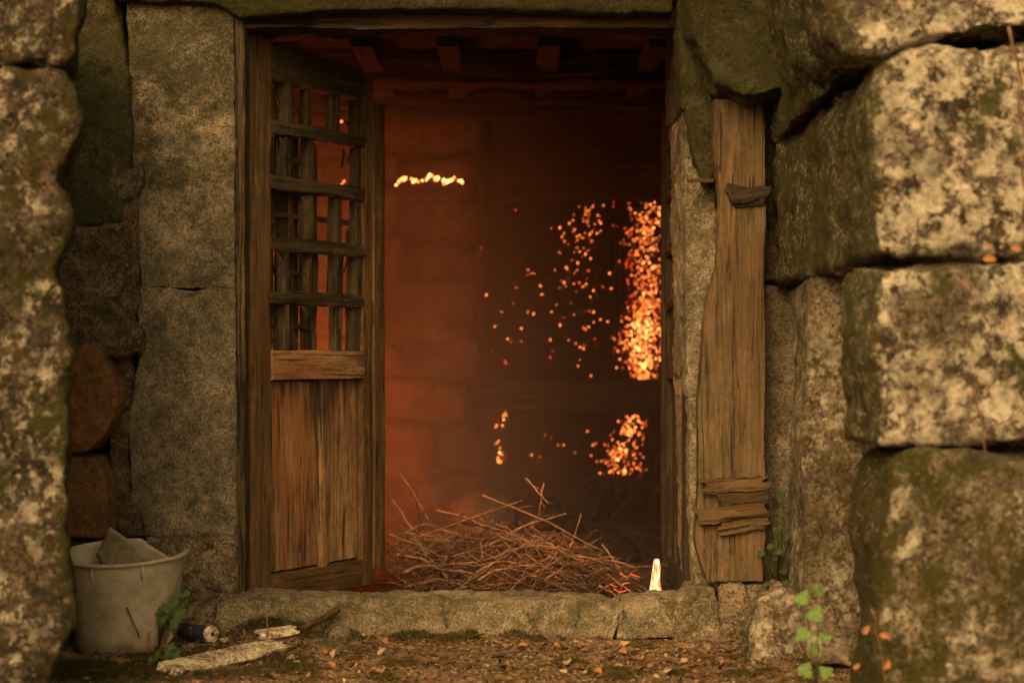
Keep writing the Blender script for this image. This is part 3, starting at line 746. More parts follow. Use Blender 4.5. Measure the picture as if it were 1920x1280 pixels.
ember_group(hp, pts, 280)
# glowing rafter end on top of the pier
lg = empty('burning_rafter_end', P(806,345,2.93), 'burning rafter end jutting from the masonry pier with a bright row of embers', 'burning beam')
board('timber', (-.24,.06,-.015), (.20,.06,-.01), .05, .08, (0,-1,0), M['char'], lg, rough=.01)
pts = []
for i in range(110):
    px = random.uniform(742, 868); b = math.sin((px-742)/126*math.pi)
    py = 342-7*b+4*math.sin(px*.13)+random.gauss(0, 2.5)
    if math.sin(px*.21+1) < -.75: continue
    pts.append((P(px, py, 2.86+random.uniform(-.02,.02)), random.uniform(.0035,.0085), 2 if random.random() < .45 else 1))
for q in ((640,228),(641,346),(645,340),(643,352),(640,258),(647,262)): pts.append((P(*q, 2.86), .007, 1))
ember_group(lg, pts, 200)
# drifting sparks
SP = [(903,467),(889,484),(967,394),(928,612),(941,585),(922,660),(912,553),(934,706),(1010,740),(1063,752)]
for i in range(34): SP.append((1068+random.gauss(0,14), random.uniform(400,540)))
for i in range(40): SP.append((1097+random.gauss(0,13), random.uniform(380,690)))
for i in range(40): SP.append((random.uniform(940,1160), random.uniform(500,712)))
for i in range(26): SP.append((1112+random.gauss(0,12), random.uniform(378,440)))
for i in range(10): SP.append((random.uniform(960,1110), random.uniform(768,880)))
for i, (a, b) in enumerate(SP):
    if b < 378 or 712 < b < 768: continue
    p = P(a, b, 3.9+random.uniform(-.2,.35))
    o = bpy.data.objects.new('spark', EM[pick(.12)]); COL.objects.link(o); o.location = p; r = random.uniform(.0018,.0054); o.scale = (r, r, r*random.choice((1,1,1.5)))
    tag(o, 'single glowing spark drifting in the dark opening of the burning room', 'spark', 'sparks drifting in the burning room')
# rubble in the room
rock(905,962,2.2,.16,.15,.11,'room','broad boulder glowing orange behind the brushwood pile',31, vox=.02)
rock(1005,970,2.4,.16,.14,.10,'roomdark','darker rounded rock right of the boulder behind the brushwood',33, vox=.02)
parts = []
for i in range(260):
    x = random.uniform(-.3, 1.6); y = random.uniform(1.5, 4.2); s_ = random.uniform(.02, .07)
    z = fl+s_*.3
    v = [Vector((c.x*s_*random.uniform(.8,1.3), c.y*s_, c.z*s_*.6))+Vector((x, y, z)) for c in icv]
    parts.append((v, icf))
v, f_ = join_data(parts)
tag(link('rubble', mesh_from('rubble', v, f_), M['char'], smooth=False), 'charred rubble scattered over the floor of the burning room', 'rubble', None, 'stuff')
# smoke in the room
bm = bmesh.new(); bmesh.ops.create_cube(bm, size=1)
for v in bm.verts: v.co = Vector((v.co.x*5.5, v.co.y*5.0, v.co.z*2.6))
sm = bpy.data.materials.new('smoke'); sm.use_nodes = True; t = sm.node_tree; t.nodes.remove(t.nodes['Principled BSDF']); sm.cycles.volume_step_rate = 6
pv = t.nodes.new('ShaderNodeVolumePrincipled'); pv.inputs['Color'].default_value = (.85,.80,.75,1); pv.inputs['Density'].default_value = .17; pv.inputs['Anisotropy'].default_value = .2
t.links.new(pv.outputs[0], t.nodes['Material Output'].inputs['Volume'])
gg = t.nodes.new('ShaderNodeNewGeometry'); ss = t.nodes.new('ShaderNodeSeparateXYZ'); t.links.new(gg.outputs['Position'], ss.inputs[0])
def mr(src, a, b, c, d):
    n = t.nodes.new('ShaderNodeMapRange'); n.interpolation_type = 'SMOOTHSTEP'
    for i, v in enumerate((a, b, c, d)): n.inputs[i+1].default_value = v
    t.links.new(src, n.inputs[0]); return n.outputs[0]
m1 = t.nodes.new('ShaderNodeMath'); m1.operation = 'MULTIPLY'
t.links.new(mr(ss.outputs[0], -.9, .55, .36, .05), m1.inputs[0]); t.links.new(mr(ss.outputs[2], 1.5, 2.2, 1, .25), m1.inputs[1])
t.links.new(m1.outputs[0], pv.inputs['Density'])
so = bm_obj('smoke', bm, sm, loc=(0, 3.7, 1.08), smooth=False)
tag(so, 'thin orange lit smoke filling the burning room', 'smoke', None, 'stuff')

# ------------------------------------------------------------------ brushwood pile
bp = empty('brushwood_pile', (-.1, .85, fl), 'tangled pile of dry brushwood on the floor just inside the doorway', 'brushwood')
hot = glow_mat('glowing_twig_tip', (1,.09,.02), 0.8)
def twig_parts(c, d, L, r, seed, bend=.30):
    n = 8; pts = []; rad = []
    side = d.cross(Vector((0,0,1))).normalized()
    for k in range(n):
        t = k/(n-1)-.5
        p = c+d*L*t+side*bend*L*.6*N3(Vector((t*2.2, seed, 0)))+Vector((0,0,1))*bend*L*(.5*N3(Vector((t*2.2, seed, 7)))-.5*t*t)
        p += Vector((random.uniform(-1,1), random.uniform(-1,1), random.uniform(-1,1)))*r*.7
        pts.append(p); rad.append(r*(1-.6*(k/(n-1))))
    out = [tube_data(pts, rad, 5)]
    for b in range(random.randint(1, 3)):
        i = random.randint(2, 6); q = pts[i]; dd = ((pts[i]-pts[i-1]).normalized()+side*random.uniform(-.9,.9)+Vector((0,0,random.uniform(-.2,.7)))).normalized()
        l = L*random.uniform(.12,.3); m = q+dd*l*.5+Vector((0,0,random.uniform(-.01,.01)))
        out.append(tube_data([q, m, q+dd*l+side*random.uniform(-.02,.02)], [rad[i]*.7, rad[i]*.55, rad[i]*.3], 4))
    return out
bt = []
def env(x): return pl([(-.62,.22),(-.40,.25),(-.15,.26),(.05,.27),(.20,.22),(.35,.14),(.50,.08)], x)
kk = 0
for i in range(900):
    if kk >= 262: break
    x = random.uniform(-.56, .44); y = random.uniform(.50, 1.20)
    H = env(x)*(1-.35*abs(y-.85)/.35)
    z = fl+.015+H*random.random()**.8
    a = random.gauss(0, .60)+(-.25 if x > .1 else .12)
    d = Vector((math.cos(random.gauss(0,.6)), math.sin(random.gauss(0,.6))*.8, math.sin(a)*1.05)).normalized()
    L = random.uniform(.22, .60)
    if x > .15: L *= .75; d.z = -abs(d.z)*.8 if random.random() < .6 else d.z; d.normalize()
    e0 = Vector((x, y, z))-d*L*.56; e1 = Vector((x, y, z))+d*L*.5
    if any((e.x < -.49 and e.y < 1.0) or e.z > fl+env(e.x)+.08 or e.y < .36 for e in (e0, e1)): continue
    kk += 1
    r = .0016+.0042*random.random()**2
    if i < 10: r = random.uniform(.006, .008); z = fl+H*.7
    v, f_ = join_data(twig_parts(Vector((x, y, z))-bp.location, d, L, r, i*1.7))
    me = mesh_from('twig', v, f_); link('twig', me, M[random.choice(('twig','twig','twigg','twigd'))], bp)
for (a0, a1, r) in (((752,888),(820,1000),.003),((985,895),(1030,945),.0045),((1020,905),(1010,965),.004),((1130,1020),(1185,1100),.004),((735,935),(800,1040),.004),((840,1045),(1060,960),.006),((1060,1040),(1190,1058),.005),((770,1010),(980,935),.004),((905,925),(1130,1030),.0045),((730,1000),(900,1075),.005),((1000,1000),(1160,1095),.0035),((880,1080),(1150,1040),.004),((740,1065),(860,985),.003),((1090,960),(1060,1060),.003),((820,955),(960,1000),.005)):
    p0 = P(*a0, .8)-bp.location; p1 = P(*a1, .75)-bp.location
    v, f_ = join_data(twig_parts((p0+p1)/2, (p1-p0).normalized(), (p1-p0).length, r, a0[0]*.1, .08)); link('twig', mesh_from('twig', v, f_), M['twig'], bp)
# fine spray of twiglets, too many to tell apart
parts = []
for i in range(380):
    x = random.uniform(-.42, .46); y = random.uniform(.52, 1.2); H = env(x)*(1-.35*abs(y-.85)/.35)
    c = Vector((x, y, fl+.01+H*random.random()*.9))-bp.location; an = random.uniform(0, 6.28)
    d = Vector((math.cos(an), math.sin(an)*.6, random.gauss(0,.35))).normalized()*random.uniform(.05,.13)
    k = Vector((random.uniform(-1,1), random.uniform(-1,1), random.uniform(-1,1)))*.012
    parts.append(tube_data([c-d, c+k, c+d], [.0018,.0016,.0009], 4))
v, f_ = join_data(parts); o = link('twig_spray', mesh_from('twig_spray', v, f_), M['twigd'], bp); o['kind'] = 'stuff'
# smouldering twig ends
for i in range(6):
    px = 1142+random.gauss(22, 16); py = random.uniform(1075, 1118)
    c = P(px, py, .52)-bp.location; an = random.gauss(.4,.5); d = Vector((math.cos(an), .1, -math.sin(an)))*random.uniform(.006,.02)
    link('glowing_twig_end', mesh_from('glowing_twig_end', *tube_data([c-d, c+d], [.0022,.0012], 4)), hot, bp)
# burning splinter
bs = empty('burning_splinter', P(1230,1128,.40), 'white hot burning piece of wood standing beside the right door leaf', 'burning wood')
vs_ = []; fs = []
prof = [(1214,1250,1130),(1215,1247,1118),(1217,1240,1110),(1218,1239,1098),(1220,1238,1086),(1222,1238,1074),(1224,1238,1064),(1225,1237,1054),(1227,1236,1048)]
n = 8
for (a, b, py) in prof:
    pa, pb = P(a, py, .40)-bs.location, P(b, py, .40)-bs.location
    for i in range(n):
        an = 2*math.pi*i/n; c = (pa+pb)/2; w_ = (pb-pa).length/2*(1+.22*N3(Vector((i*1.7, py*.13, 0))))
        vs_.append(c+Vector((math.cos(an)*w_, math.sin(an)*.018, 0)))
for k in range(len(prof)-1):
    for i in range(n): fs.append((k*n+i, k*n+(i+1) % n, (k+1)*n+(i+1) % n, (k+1)*n+i))
fs.append(tuple(reversed(range(n)))); fs.append(tuple((len(prof)-1)*n+i for i in range(n)))
o = link('glowing_wood', mesh_from('glowing_wood', vs_, fs), M['hot'], bs)

# ------------------------------------------------------------------ bucket
BY = -.30; bc = P(237, 1196, BY); bc.z = gz(bc.x, BY)-.004
bk_ = empty('bucket', bc, 'old grey beige plastic bucket with a torn rim standing by the left pillar', 'bucket'); bk_.rotation_euler = (R(6.5), R(-1), 0)
hB = .322; rT, rB = .196, .160; nt = 64; nz_ = 22
def btop(a):                      # back right quadrant of the rim is broken away
    a = math.degrees(a) % 360
    return hB-.055*max(0, 1-abs(a-48)/34)**.7
V = []; F = []
for k in range(nz_+1):
    for i in range(nt):
        a = 2*math.pi*i/nt; z = btop(a)*k/nz_; r = rB+(rT-rB)*(z/hB)
        r *= 1+.02*math.sin(2*a+.6)*(z/hB)+.012*N3(Vector((math.cos(a)*2, math.sin(a)*2, z*9)))
        if 330 < math.degrees(a) or math.degrees(a) < 8: r *= 1+.07*max(0, z/hB-.6)
        V.append((r*math.cos(a), r*math.sin(a), z))
for k in range(nz_):
    for i in range(nt):
        ad = 360*(i+.5)/nt; z = (k+.5)/nz_
        if 318 < ad < 338 and z < .42*(1-abs(ad-326)/22)+.05: continue
        F.append((k*nt+i, k*nt+(i+1) % nt, (k+1)*nt+(i+1) % nt, (k+1)*nt+i))
c0 = len(V); V.append((0, 0, .012))
for i in range(nt): F.append((c0, (i+1) % nt, i))
def plastic():
    s = NT('dirty_bucket_plastic'); tc = s.new('ShaderNodeTexCoord'); p = tc.outputs['Object']
    sx = s.new('ShaderNodeSeparateXYZ'); s.l.new(p, sx.inputs[0])
    col = s.ramp(s.noise(p, 14, 6, .7), [(.35, (.27,.235,.175)), (.62, (.42,.37,.28))])
    col = s.mix(s.ramp(s.noise(p, 160, 3), [(.60, 0), (.7, .5)]), col, (.09,.065,.035))
    dirt = s.math('ADD', s.math('MULTIPLY', sx.outputs[2], -4.5), s.math('ADD', s.noise(p, 18, 5), .12))
    col = s.mix(s.ramp(dirt, [(.25, 0), (.6, .8)]), col, (.085,.058,.028))
    return s.out(col, .62, s.bump(s.noise(p, 90, 5, .7), .5, .0022), .35)
M['bucket'] = plastic()
o = bbody = link('body', mesh_from('body', V, F), M['bucket'], bk_)
md = o.modifiers.new('thick', 'SOLIDIFY'); md.thickness = .0035
pts = []
for i in range(46):
    a = R(78)+R(292)*i/45*1.0; z = btop(a)-.004; r = rB+(rT-rB)*(z/hB)+.003
    r *= 1+.02*math.sin(2*a+.6)
    if 330 < math.degrees(a) % 360 or math.degrees(a) % 360 < 8: r *= 1+.06
    pts.append(Vector((r*math.cos(a), r*math.sin(a), z)))
link('rim', mesh_from('rim', *tube_data(pts, [.0068]*len(pts), 8)), M['bucket'], bk_)
for ad in (252, 300):
    a = R(ad); link('rib', mesh_from('rib', *tube_data([Vector((.196*math.cos(a), .196*math.sin(a), z)) for z in (.312,.285,.262)], [.004,.004,.001], 5)), M['bucket'], bbody)
# curled tear at the right foot
V = []; F = []
for i in range(7):
    for j in range(5):
        u, v_ = i/6, j/4; a = R(322+14*u*(1-v_)); r = .152+.05*v_*u
        V.append((r*math.cos(a)+.02*u*v_, r*math.sin(a)-.012*v_, .01+.085*u-.02*v_))
for i in range(6):
    for j in range(4): F.append((i*5+j, i*5+j+1, (i+1)*5+j+1, (i+1)*5+j))
o = link('torn_flap', mesh_from('torn_flap', V, F), M['bucket'], bk_); md = o.modifiers.new('thick', 'SOLIDIFY'); md.thickness = .003
# shard standing in the bucket
sh = empty('plastic_shard', bc+Vector((0,0,.17)), 'triangular shard of grey plastic standing up inside the bucket', 'shard')
V = []; F = []; A_, B_, C_, D_ = P(206,988,BY+.02), P(282,1046,BY-.02), P(200,1090,BY), P(180,1040,BY+.05)
for i in range(9):
    for j in range(9):
        u, v_ = i/8, j/8; p = (A_*(1-u)+B_*u)*(1-v_)+(D_*(1-u)+C_*u)*v_; p.y += .03*math.sin(u*3)*.6
        V.append(p-sh.location)
for i in range(8):
    for j in range(8): F.append((i*9+j, i*9+j+1, (i+1)*9+j+1, (i+1)*9+j))
M['shard'] = plain_mat('grey_plastic_shard', (.17,.14,.095), (.28,.23,.16), 40, .6, .001)
o = link('sheet', mesh_from('sheet', V, F), M['shard'], sh); md = o.modifiers.new('thick', 'SOLIDIFY'); md.thickness = .0035

# ------------------------------------------------------------------ blue cylinder with a white end
def can():
    a = P(398,1195,-.42); a.z = gz(a.x, a.y)+.030; b = P(352,1176,-.34); b.z = gz(b.x, b.y)+.028
    b = a+(b-a).normalized()*.125
    o = empty('blue_cylinder', ((a+b)/2).to_tuple(), 'short dark blue cylinder with a flaking white end, lying by the bucket', 'cylinder')
    ax = (b-a).normalized(); q = ax.to_track_quat('Z', 'Y').to_matrix().to_4x4()
    def lathe(nm, prof_, mat, nn=28, jit=0.):
        V = []; F = []
        for r, z in prof_:
            for i in range(nn):
                an = 2*math.pi*i/nn; rr = r*(1+jit*N3(Vector((math.cos(an)*2, math.sin(an)*2, z*40))))
                V.append((rr*math.cos(an), rr*math.sin(an), z))
        for k in range(len(prof_)-1):
            for i in range(nn): F.append((k*nn+i, k*nn+(i+1) % nn, (k+1)*nn+(i+1) % nn, (k+1)*nn+i))
        F.append(tuple(range(nn))); F.append(tuple((len(prof_)-1)*nn+i for i in reversed(range(nn))))
        me = mesh_from(nm, V, F); bm = bmesh.new(); bm.from_mesh(me); bmesh.ops.recalc_face_normals(bm, faces=bm.faces); bm.to_mesh(me); bm.free()
        m = q.copy(); m.translation = a-o.location
        return link(nm, me, mat, o, mw=m)
    lathe('body', [(.0285,.010),(.0295,.013),(.0295,.06),(.030,.062),(.0295,.064),(.0295,.118),(.027,.124)], M['blue'], jit=.05)
    lathe('end_ring', [(.0255,.0),(.0275,.002),(.028,.006),(.0275,.012)], M['whiteflake'], jit=.10)
    lathe('plug', [(.0068,-.002),(.0072,.001),(.0072,.004)], M['char'], jit=.05)
    lathe('inner_ring', [(.012,-.001),(.0145,.0005),(.0145,.003)], M['whiteflake'], jit=.1)
def blue():
    s = NT('dark_blue_peeling'); tc = s.new('ShaderNodeTexCoord'); p = tc.outputs['Object']
    col = s.ramp(s.noise(p, 60, 5, .7), [(.35, (.008,.010,.016)), (.6, (.022,.030,.052))])
    col = s.mix(s.ramp(s.noise(p, 38, 5, .7), [(.60, 0), (.63, 1)]), col, (.26,.12,.045))
    return s.out(col, .55, s.bump(s.noise(p, 110, 4), .5, .002), .4)
M['blue'] = blue()
def flake(name='white_flaking_paint'):
    s = NT(name); g = s.new('ShaderNodeNewGeometry'); p = g.outputs['Position']
    n = s.noise(p, 85, 6, .75); k = s.noise(p, 14, 5, .7)
    f = s.math('ADD', s.math('MULTIPLY', n, .6), s.math('MULTIPLY', k, .4))
    col = s.ramp(f, [(.40, (.07,.048,.022)), (.47, (.26,.20,.12)), (.54, (.60,.54,.40)), (.7, (.76,.70,.56))])
    return s.out(col, .85, s.bump(f, .8, .006), .3)
M['whiteflake'] = flake()
can()
# white flaked board and its broken end
a = P(318,1302,-.86); a.z = gz(a.x, a.y)+.014; b = P(528,1225,-.36); b.z = gz(b.x, b.y)+.012
wb = empty('white_board', ((a+b)/2).to_tuple(), 'flaking white painted board lying on the litter below the blue cylinder', 'board')
board('plank', a-wb.location, b-wb.location, .085, .022, (.1,-.25,1), M['whiteflake'], wb, rough=.006, endjit=.03)
a = P(480,1216,-.28); a.z = gz(a.x,a.y)+.01; b = P(556,1193,-.22); b.z = gz(b.x,b.y)+.015
board('plank', a-wb.location, b-wb.location, .06, .018, (0,-.2,1), M['whiteflake'], wb, rough=.006, endjit=.03)

# ------------------------------------------------------------------ sticks on the ground
def stick(pts, r, mat, label, cat='stick', group=None, name='stick'):
    p = [Vector(q) for q in pts]; n = 7; P2 = []; rad = []
    for k in range(n):
        t = k/(n-1)*(len(p)-1); i = min(int(t), len(p)-2); P2.append(p[i].lerp(p[i+1], t-i)+Vector((random.uniform(-1,1), random.uniform(-1,1), random.uniform(-1,1)))*r*.5); rad.append(r*(1.1-.4*k/(n-1)+.25*random.random()))
    o = tube(name, P2, rad, M[mat], sides=8, base=P2[0]); return tag(o, label, cat, group)
stick([P(634,1140,-.16), P(600,1162,-.18), P(556,1183,-.2)], .011, 'timberd', 'thick dark charred stick leaning on the front of the doorstep')
stick([P(1165,1138,-.02), P(1170,1160,-.16), P(1162,1120,-.0)], .003, 'twigd', 'thin black twig hooked over the joint of the doorstep')
stick([P(238,1137,-.50), P(262,1195,-.48)], .0022, 'twigd', 'thin dark stem standing in front of the bucket')
stick([P(280,1180,-.55), P(276,1232,-.55)], .0042, 'twig', 'pale dry stalk standing between the bucket and the lower green plant')
stick([P(500,1130,-.30), P(502,1218,-.30)], .0018, 'twig', 'thin reddish stalk rising behind the white board')
for i in range(46):
    x = random.uniform(-1.05, .85); y = random.uniform(-.88, -.18); a = random.uniform(0, 3.14); l = random.uniform(.03, .09)
    d = Vector((math.cos(a), math.sin(a), 0))*l; z = gz(x, y)+.010
    stick([Vector((x, y, z))-d, Vector((x, y, z+.006)), Vector((x, y, z))+d], random.uniform(.0010,.0026), 'twigd', 'short dry twig lying in the leaf litter before the doorstep', 'twig', 'twigs in the litter', 'twig')

# ------------------------------------------------------------------ fallen leaves, moss and litter
def leafmat(name, c1, c2, tr=.0):
    s = NT(name); tc = s.new('ShaderNodeTexCoord')
    col = s.ramp(s.noise(tc.outputs['Object'], 45, 4), [(.35, c1), (.65, c2)])
    s.b.inputs['Subsurface Weight'].default_value = 0
    return s.out(col, .6, s.bump(s.noise(tc.outputs['Object'], 90, 4), .5, .002), .3)
LM = [leafmat('dead_leaf_orange', (.16,.065,.024), (.33,.16,.065)), leafmat('dead_leaf_brown', (.055,.033,.016), (.14,.085,.042)), leafmat('dead_leaf_pale', (.22,.15,.08), (.38,.28,.16))]
def dead_leaf_mesh(seed, L=1.):
    rr = random.Random(seed); V = []; F = []; n = 9
    curl = rr.uniform(.15,.6); tw = rr.uniform(-.6,.6)
    for k in range(n):
        t = k/(n-1); w_ = .30*math.sin(math.pi*t**.8)*(1+.25*rr.uniform(-1,1))+.012
        zc_ = .22*math.sin(t*3+seed)*curl
        for j, u in enumerate((-1,-.5,0,.5,1)):
            x = u*w_; z = zc_+abs(u)**1.5*w_*curl*1.2+tw*x*(t-.5)+.03*rr.uniform(-1,1)
            V.append(((t-.5)*L, x, z))
    for k in range(n-1):
        for j in range(4): F.append((k*5+j, k*5+j+1, (k+1)*5+j+1, (k+1)*5+j))
    me = mesh_from('fallen_leaf', V, F); me.polygons.foreach_set('use_smooth', [True]*len(me.polygons)); return me
LMS = []
for i in range(18):
    me = dead_leaf_mesh(i); me.materials.append(LM[(0,1,1,2,1,0)[i % 6]]); LMS.append(me)
for i in range(190):
    x = random.uniform(-1.3, .95); y = -random.uniform(.16, .98)
    if random.random() < .3: x = random.uniform(.1, .6); y = -random.uniform(.3,.8)
    o = bpy.data.objects.new('fallen_leaf', random.choice(LMS)); COL.objects.link(o)
    s_ = random.uniform(.018, .048); o.scale = (s_,)*3; o.location = (x, y, gz(x, y)+.007+.1*s_)
    o.rotation_euler = (random.gauss(0,.35), random.gauss(0,.3), random.uniform(0,6.28))
    tag(o, 'curled dry brown leaf lying on the dirt in front of the doorstep', 'leaf', 'fallen leaves in the yard')
def litter(name, n, fn, mat, label, cat):
    V = []; F = []
    for i in range(n):
        x, y, z, L, w_ = fn(); a = random.uniform(0, 6.28); c, s_ = math.cos(a), math.sin(a); k = len(V)
        t1 = random.gauss(0,.35); h = random.uniform(-.3,.5)*L; 
        for (u, v_, q) in ((-.5,-.5,0),(-.5,.5,0),(0,-.6,1),(0,.6,1),(.5,-.3,0),(.5,.3,0)):
            px_, py_ = u*L, v_*w_; V.append((x+c*px_-s_*py_, y+s_*px_+c*py_, z+h*q*.4+u*L*t1+random.uniform(-.1,.1)*w_))
        F += [(k,k+1,k+3,k+2),(k+2,k+3,k+5,k+4)]
    me = mesh_from(name, V, F); return me
def gfn():
    x = random.uniform(-1.35, 1.05); y = -random.uniform(.10, 1.02)
    return x, y, gz(x, y)+random.uniform(.002,.010), random.uniform(.006,.022), random.uniform(.003,.010)
for k, n in ((0,500),(1,5600),(2,500)):
    tag(link('leaf_litter', litter('leaf_litter', n, gfn, None, '', ''), LM[k], smooth=False), 'crumbled '+('orange','brown','pale')[k]+' leaf litter covering the dirt yard', 'leaf litter', None, 'stuff')
# crumbs on the doorstep's foot and stones
M['moss'] = plain_mat('green_moss', (.022,.022,.006), (.070,.060,.016), 60, .95, .004, .1)
V = []; F = []
mc = []
for i in range(15): mc.append((random.uniform(-.95,.35), -random.uniform(.15,.22), random.uniform(.02,.06)))
for i in range(16): mc.append((random.uniform(-1.35,-.55), -random.uniform(.5,.95), random.uniform(.05,.12)))
for i in range(10): mc.append((random.uniform(-.4,.8), -random.uniform(.3,.9), random.uniform(.02,.06)))
for (cx_, cy_, cr_) in mc:
    for i in range(int(5200*cr_*2)):
        a = random.uniform(0,6.28); r = cr_*math.sqrt(random.random()); x = cx_+r*math.cos(a)*1.3; y = cy_+r*math.sin(a)
        z = gz(x,y)+.012*(1-(r/cr_)**2); h = random.uniform(.006,.015)
        if y > -.2: z += .02*(y+.2)/.1
        dx, dy = random.gauss(0,.4)*h, random.gauss(0,.4)*h; b = random.uniform(0,3.14); w_ = .0012; k = len(V)
        V += [(x-w_*math.cos(b), y-w_*math.sin(b), z), (x+w_*math.cos(b), y+w_*math.sin(b), z), (x+dx, y+dy, z+h)]
        F.append((k,k+1,k+2))
tag(link('moss', mesh_from('moss', V, F), M['moss'], smooth=False), 'short green moss growing in patches along the doorstep and yard', 'moss', None, 'stuff')

# ------------------------------------------------------------------ green plants
def green(name, c1, c2):
    s = NT(name); tc = s.new('ShaderNodeTexCoord')
    col = s.ramp(s.noise(tc.outputs['Object'], 3, 4), [(.35, c1), (.65, c2)])
    return s.out(col, .5, s.bump(s.noise(tc.outputs['Object'], 6, 4), .4, .1), .4)
M['g1'] = green('herb_leaf', (.045,.085,.022), (.11,.17,.045)); M['g2'] = green('bramble_leaf', (.06,.12,.025), (.14,.23,.055)); M['g3'] = green('dark_ivy_leaf', (.020,.034,.010), (.05,.065,.020))
M['stem'] = plain_mat('green_stem', (.06,.07,.02), (.12,.10,.04), 40, .7, .001)
def lobed(seed, lobes=5, depth=.32):
    n = 40; V = [(0,0,0)]; rr = random.Random(seed)
    for k in (.5, 1):
        for i in range(n):
            a = -math.pi+2*math.pi*(i+.5)/n
            r = 1-depth*abs(math.sin(a*lobes/2))**.7-.07*abs(math.sin(a*lobes*1.5)); r *= .55+.45*math.cos(a/2)**.3 if abs(a) < 3 else .6
            r *= k; V.append((r*math.cos(a), r*math.sin(a), -.18*r*r+.10*r*math.cos(a*lobes)))
    F = [(0, 1+i, 1+(i+1) % n) for i in range(n-1)]+[(1+i, 1+n+i, 1+n+i+1, 2+i) for i in range(n-1)]
    me = mesh_from('leaf', V, F); me.polygons.foreach_set('use_smooth', [True]*len(me.polygons)); return me
LB = {}
def leafmesh(mat, lobes):
    k = (mat, lobes)
    if k not in LB: me = lobed(3, lobes); me.materials.append(M[mat]); LB[k] = me
    return LB[k]
def plant(root_, leaves, mat, label, lobes=5, cat='plant', sr=.0014, name='plant', group=None):
    o = empty(name, root_, label, cat, group)
    for (p, s_) in leaves:
        p = Vector(p); m = (Vector(root_)+p)/2+Vector((random.uniform(-.01,.01), 0, .012))
        link('stem', mesh_from('stem', *tube_data([Vector((0,0,0)), m-o.location, p-o.location], [sr, sr, sr*.7], 5)), M['stem'], o)
        l = bpy.data.objects.new('leaf', leafmesh(mat, lobes)); COL.objects.link(l); l.parent = o; l.location = p-o.location; l.scale = (s_*(1.65 if mat == 'g1' else 1.15),)*3
        l.rotation_euler = (Matrix.Rotation(R(random.uniform(35,75)), 3, 'X') @ Matrix.Rotation(random.gauss(0,.4), 3, 'Y') @ Matrix.Rotation(random.uniform(-1.6,1.6)-1.57, 3, 'Z')).to_euler()
    return o
plant(P(318,1178,-.40), [(P(320,1128,-.42),.024),(P(345,1128,-.40),.019),(P(305,1155,-.46),.026),(P(335,1148,-.44),.022),(P(352,1142,-.38),.016),(P(330,1112,-.38),.016),(P(296,1145,-.44),.014),(P(326,1165,-.47),.018),(P(312,1138,-.47),.016),(P(348,1112,-.40),.013)], 'g1', 'leafy green herb growing right against the bucket above the blue cylinder')
plant(P(300,1265,-.62), [(P(282,1248,-.66),.026),(P(310,1235,-.66),.026),(P(325,1228,-.62),.020),(P(298,1262,-.70),.026),(P(318,1212,-.60),.016),(P(268,1258,-.62),.018),(P(335,1240,-.62),.014),(P(290,1230,-.68),.020),(P(322,1252,-.70),.020),(P(275,1270,-.68),.020)], 'g1', 'leafy green herb in front of the bucket beside the white board')
plant(P(518,1240,-.36), [(P(508,1218,-.37),.015),(P(522,1215,-.37),.016),(P(524,1232,-.39),.016),(P(514,1228,-.39),.013)], 'g1', 'small dark green seedling at the tip of the white board', 4)
plant(P(1528,1300,-1.35), [(P(1505,1120,-1.4),.026),(P(1534,1104,-1.38),.024),(P(1530,1150,-1.42),.028),(P(1505,1188,-1.4),.026),(P(1546,1192,-1.4),.024),(P(1512,1255,-1.42),.026),(P(1548,1258,-1.4),.022),(P(1528,1215,-1.38),.02)], 'g2', 'blurred bright green bramble shoot with round leaves before the pale boulder', 3)
lv = []
for i in range(26):
    py = random.uniform(900, 1095); lv.append((P(1462+random.gauss(0,16)-(12 if py < 930 else 0), py, -.16+random.uniform(-.05,.03)), random.uniform(.010,.020)))
plant(P(1460,1100,-.10), lv, 'g3', 'dark ivy climbing the shaded gap between the timber and the right wall', 5)
lv = [(P(930+random.gauss(0,3),1152,-.2),.008)]
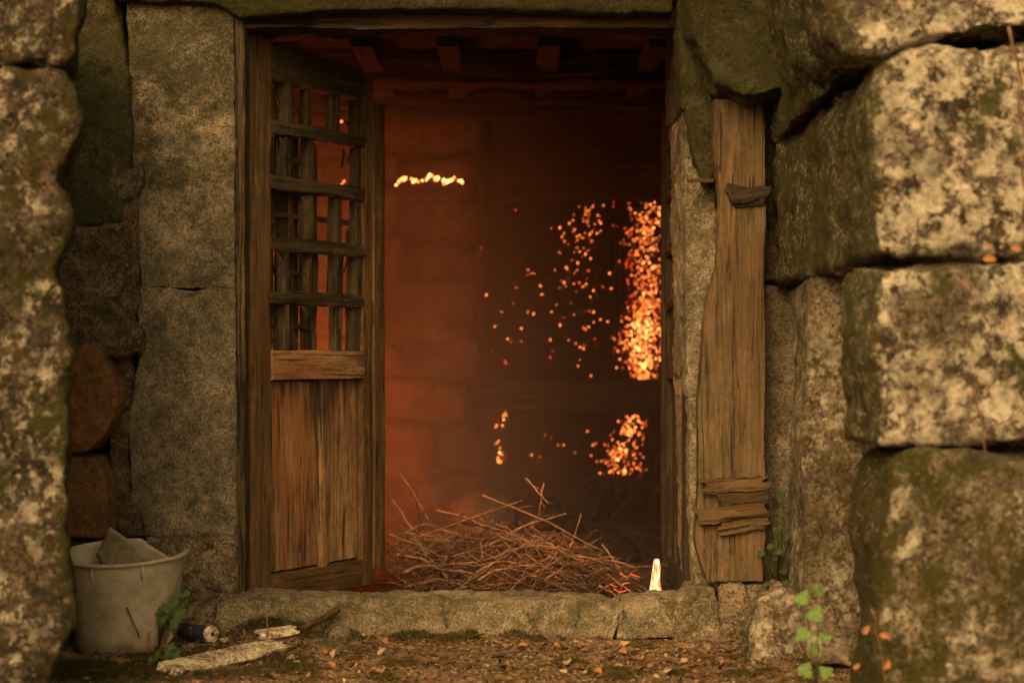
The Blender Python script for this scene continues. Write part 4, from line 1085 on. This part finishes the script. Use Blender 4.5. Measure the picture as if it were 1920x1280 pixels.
for (a, b, lab) in ((838,1152,'sparse dark weed on the doorstep face left of its middle'),(1000,1152,'tiny dark weed on the doorstep face at its middle'),(1078,1150,'tiny dark weed on the doorstep face near its right end')):
    plant(P(a,b+26,-.19), [(P(a+random.uniform(-14,14), b+random.uniform(-10,12), -.20), random.uniform(.005,.009)) for _ in range(6)], 'g3', lab, 3, sr=.0008)

# ------------------------------------------------------------------ dry stems and leaves on the right wall
def vine(pts, r, label):
    p = [Vector(q) for q in pts]; o = empty('dry_vine', p[0], label, 'vine')
    n = []
    for a, b in zip(p, p[1:]):
        for k in range(4): n.append(a.lerp(b, k/4)+Vector((random.uniform(-1,1)*r, 0, 0)))
    n.append(p[-1])
    link('stem', mesh_from('stem', *tube_data([q-o.location for q in n], [r*.55*(1-.5*i/len(n)) for i in range(len(n))], 6)), M['redvine'], o)
    return o, n
M['redvine'] = plain_mat('reddish_dry_stem', (.08,.042,.024), (.18,.09,.05), 30, .8, .002)
WY = -1.72
vine([P(1896,50,WY), P(1908,130,WY), P(1915,220,WY), P(1922,300,WY), P(1918,420,WY)], .008, 'thick reddish dry vine hanging down the upper right edge of the right wall')
vine([P(1826,730,WY), P(1838,780,WY), P(1848,850,WY)], .006, 'short dry vine hanging over the dark joint of the right wall')
vine([P(1858,800,WY), P(1890,786,WY), P(1916,765,WY)], .005, 'dry vine sprig curving to the right edge of the wall')
vine([P(1636,1140,WY-.02), P(1652,1220,WY-.02), P(1668,1300,WY-.02)], .004, 'thin dry vine at the foot of the right wall')
for (a, b, s_, lab) in ((1856,487,.035,'orange dead leaf caught in the joint of the right wall'),(1906,468,.03,'orange dead leaf caught at the right edge of the wall joint'),(1854,462,.02,'small orange dead leaf just above the leaf caught in the wall joint'),(1660,1192,.03,'pale dead leaf caught low on the mossy boulder of the right wall'),(1624,1180,.028,'narrow dead leaf standing at the foot of the right wall'),(1662,1245,.03,'orange dead leaf at the bottom of the mossy boulder'),(1808,535,.018,'faded yellow leaf on the pale middle stone of the right wall'),(1606,1248,.022,'small rust coloured leaf beside the low mossy boulder')):
    o = bpy.data.objects.new('dead_leaf', LMS[0]); COL.objects.link(o); o.location = P(a, b, WY-.01); o.scale = (s_,)*3; o.rotation_euler = (R(70), random.uniform(-1.2,1.2), random.uniform(-.4,.4)); tag(o, lab, 'leaf')
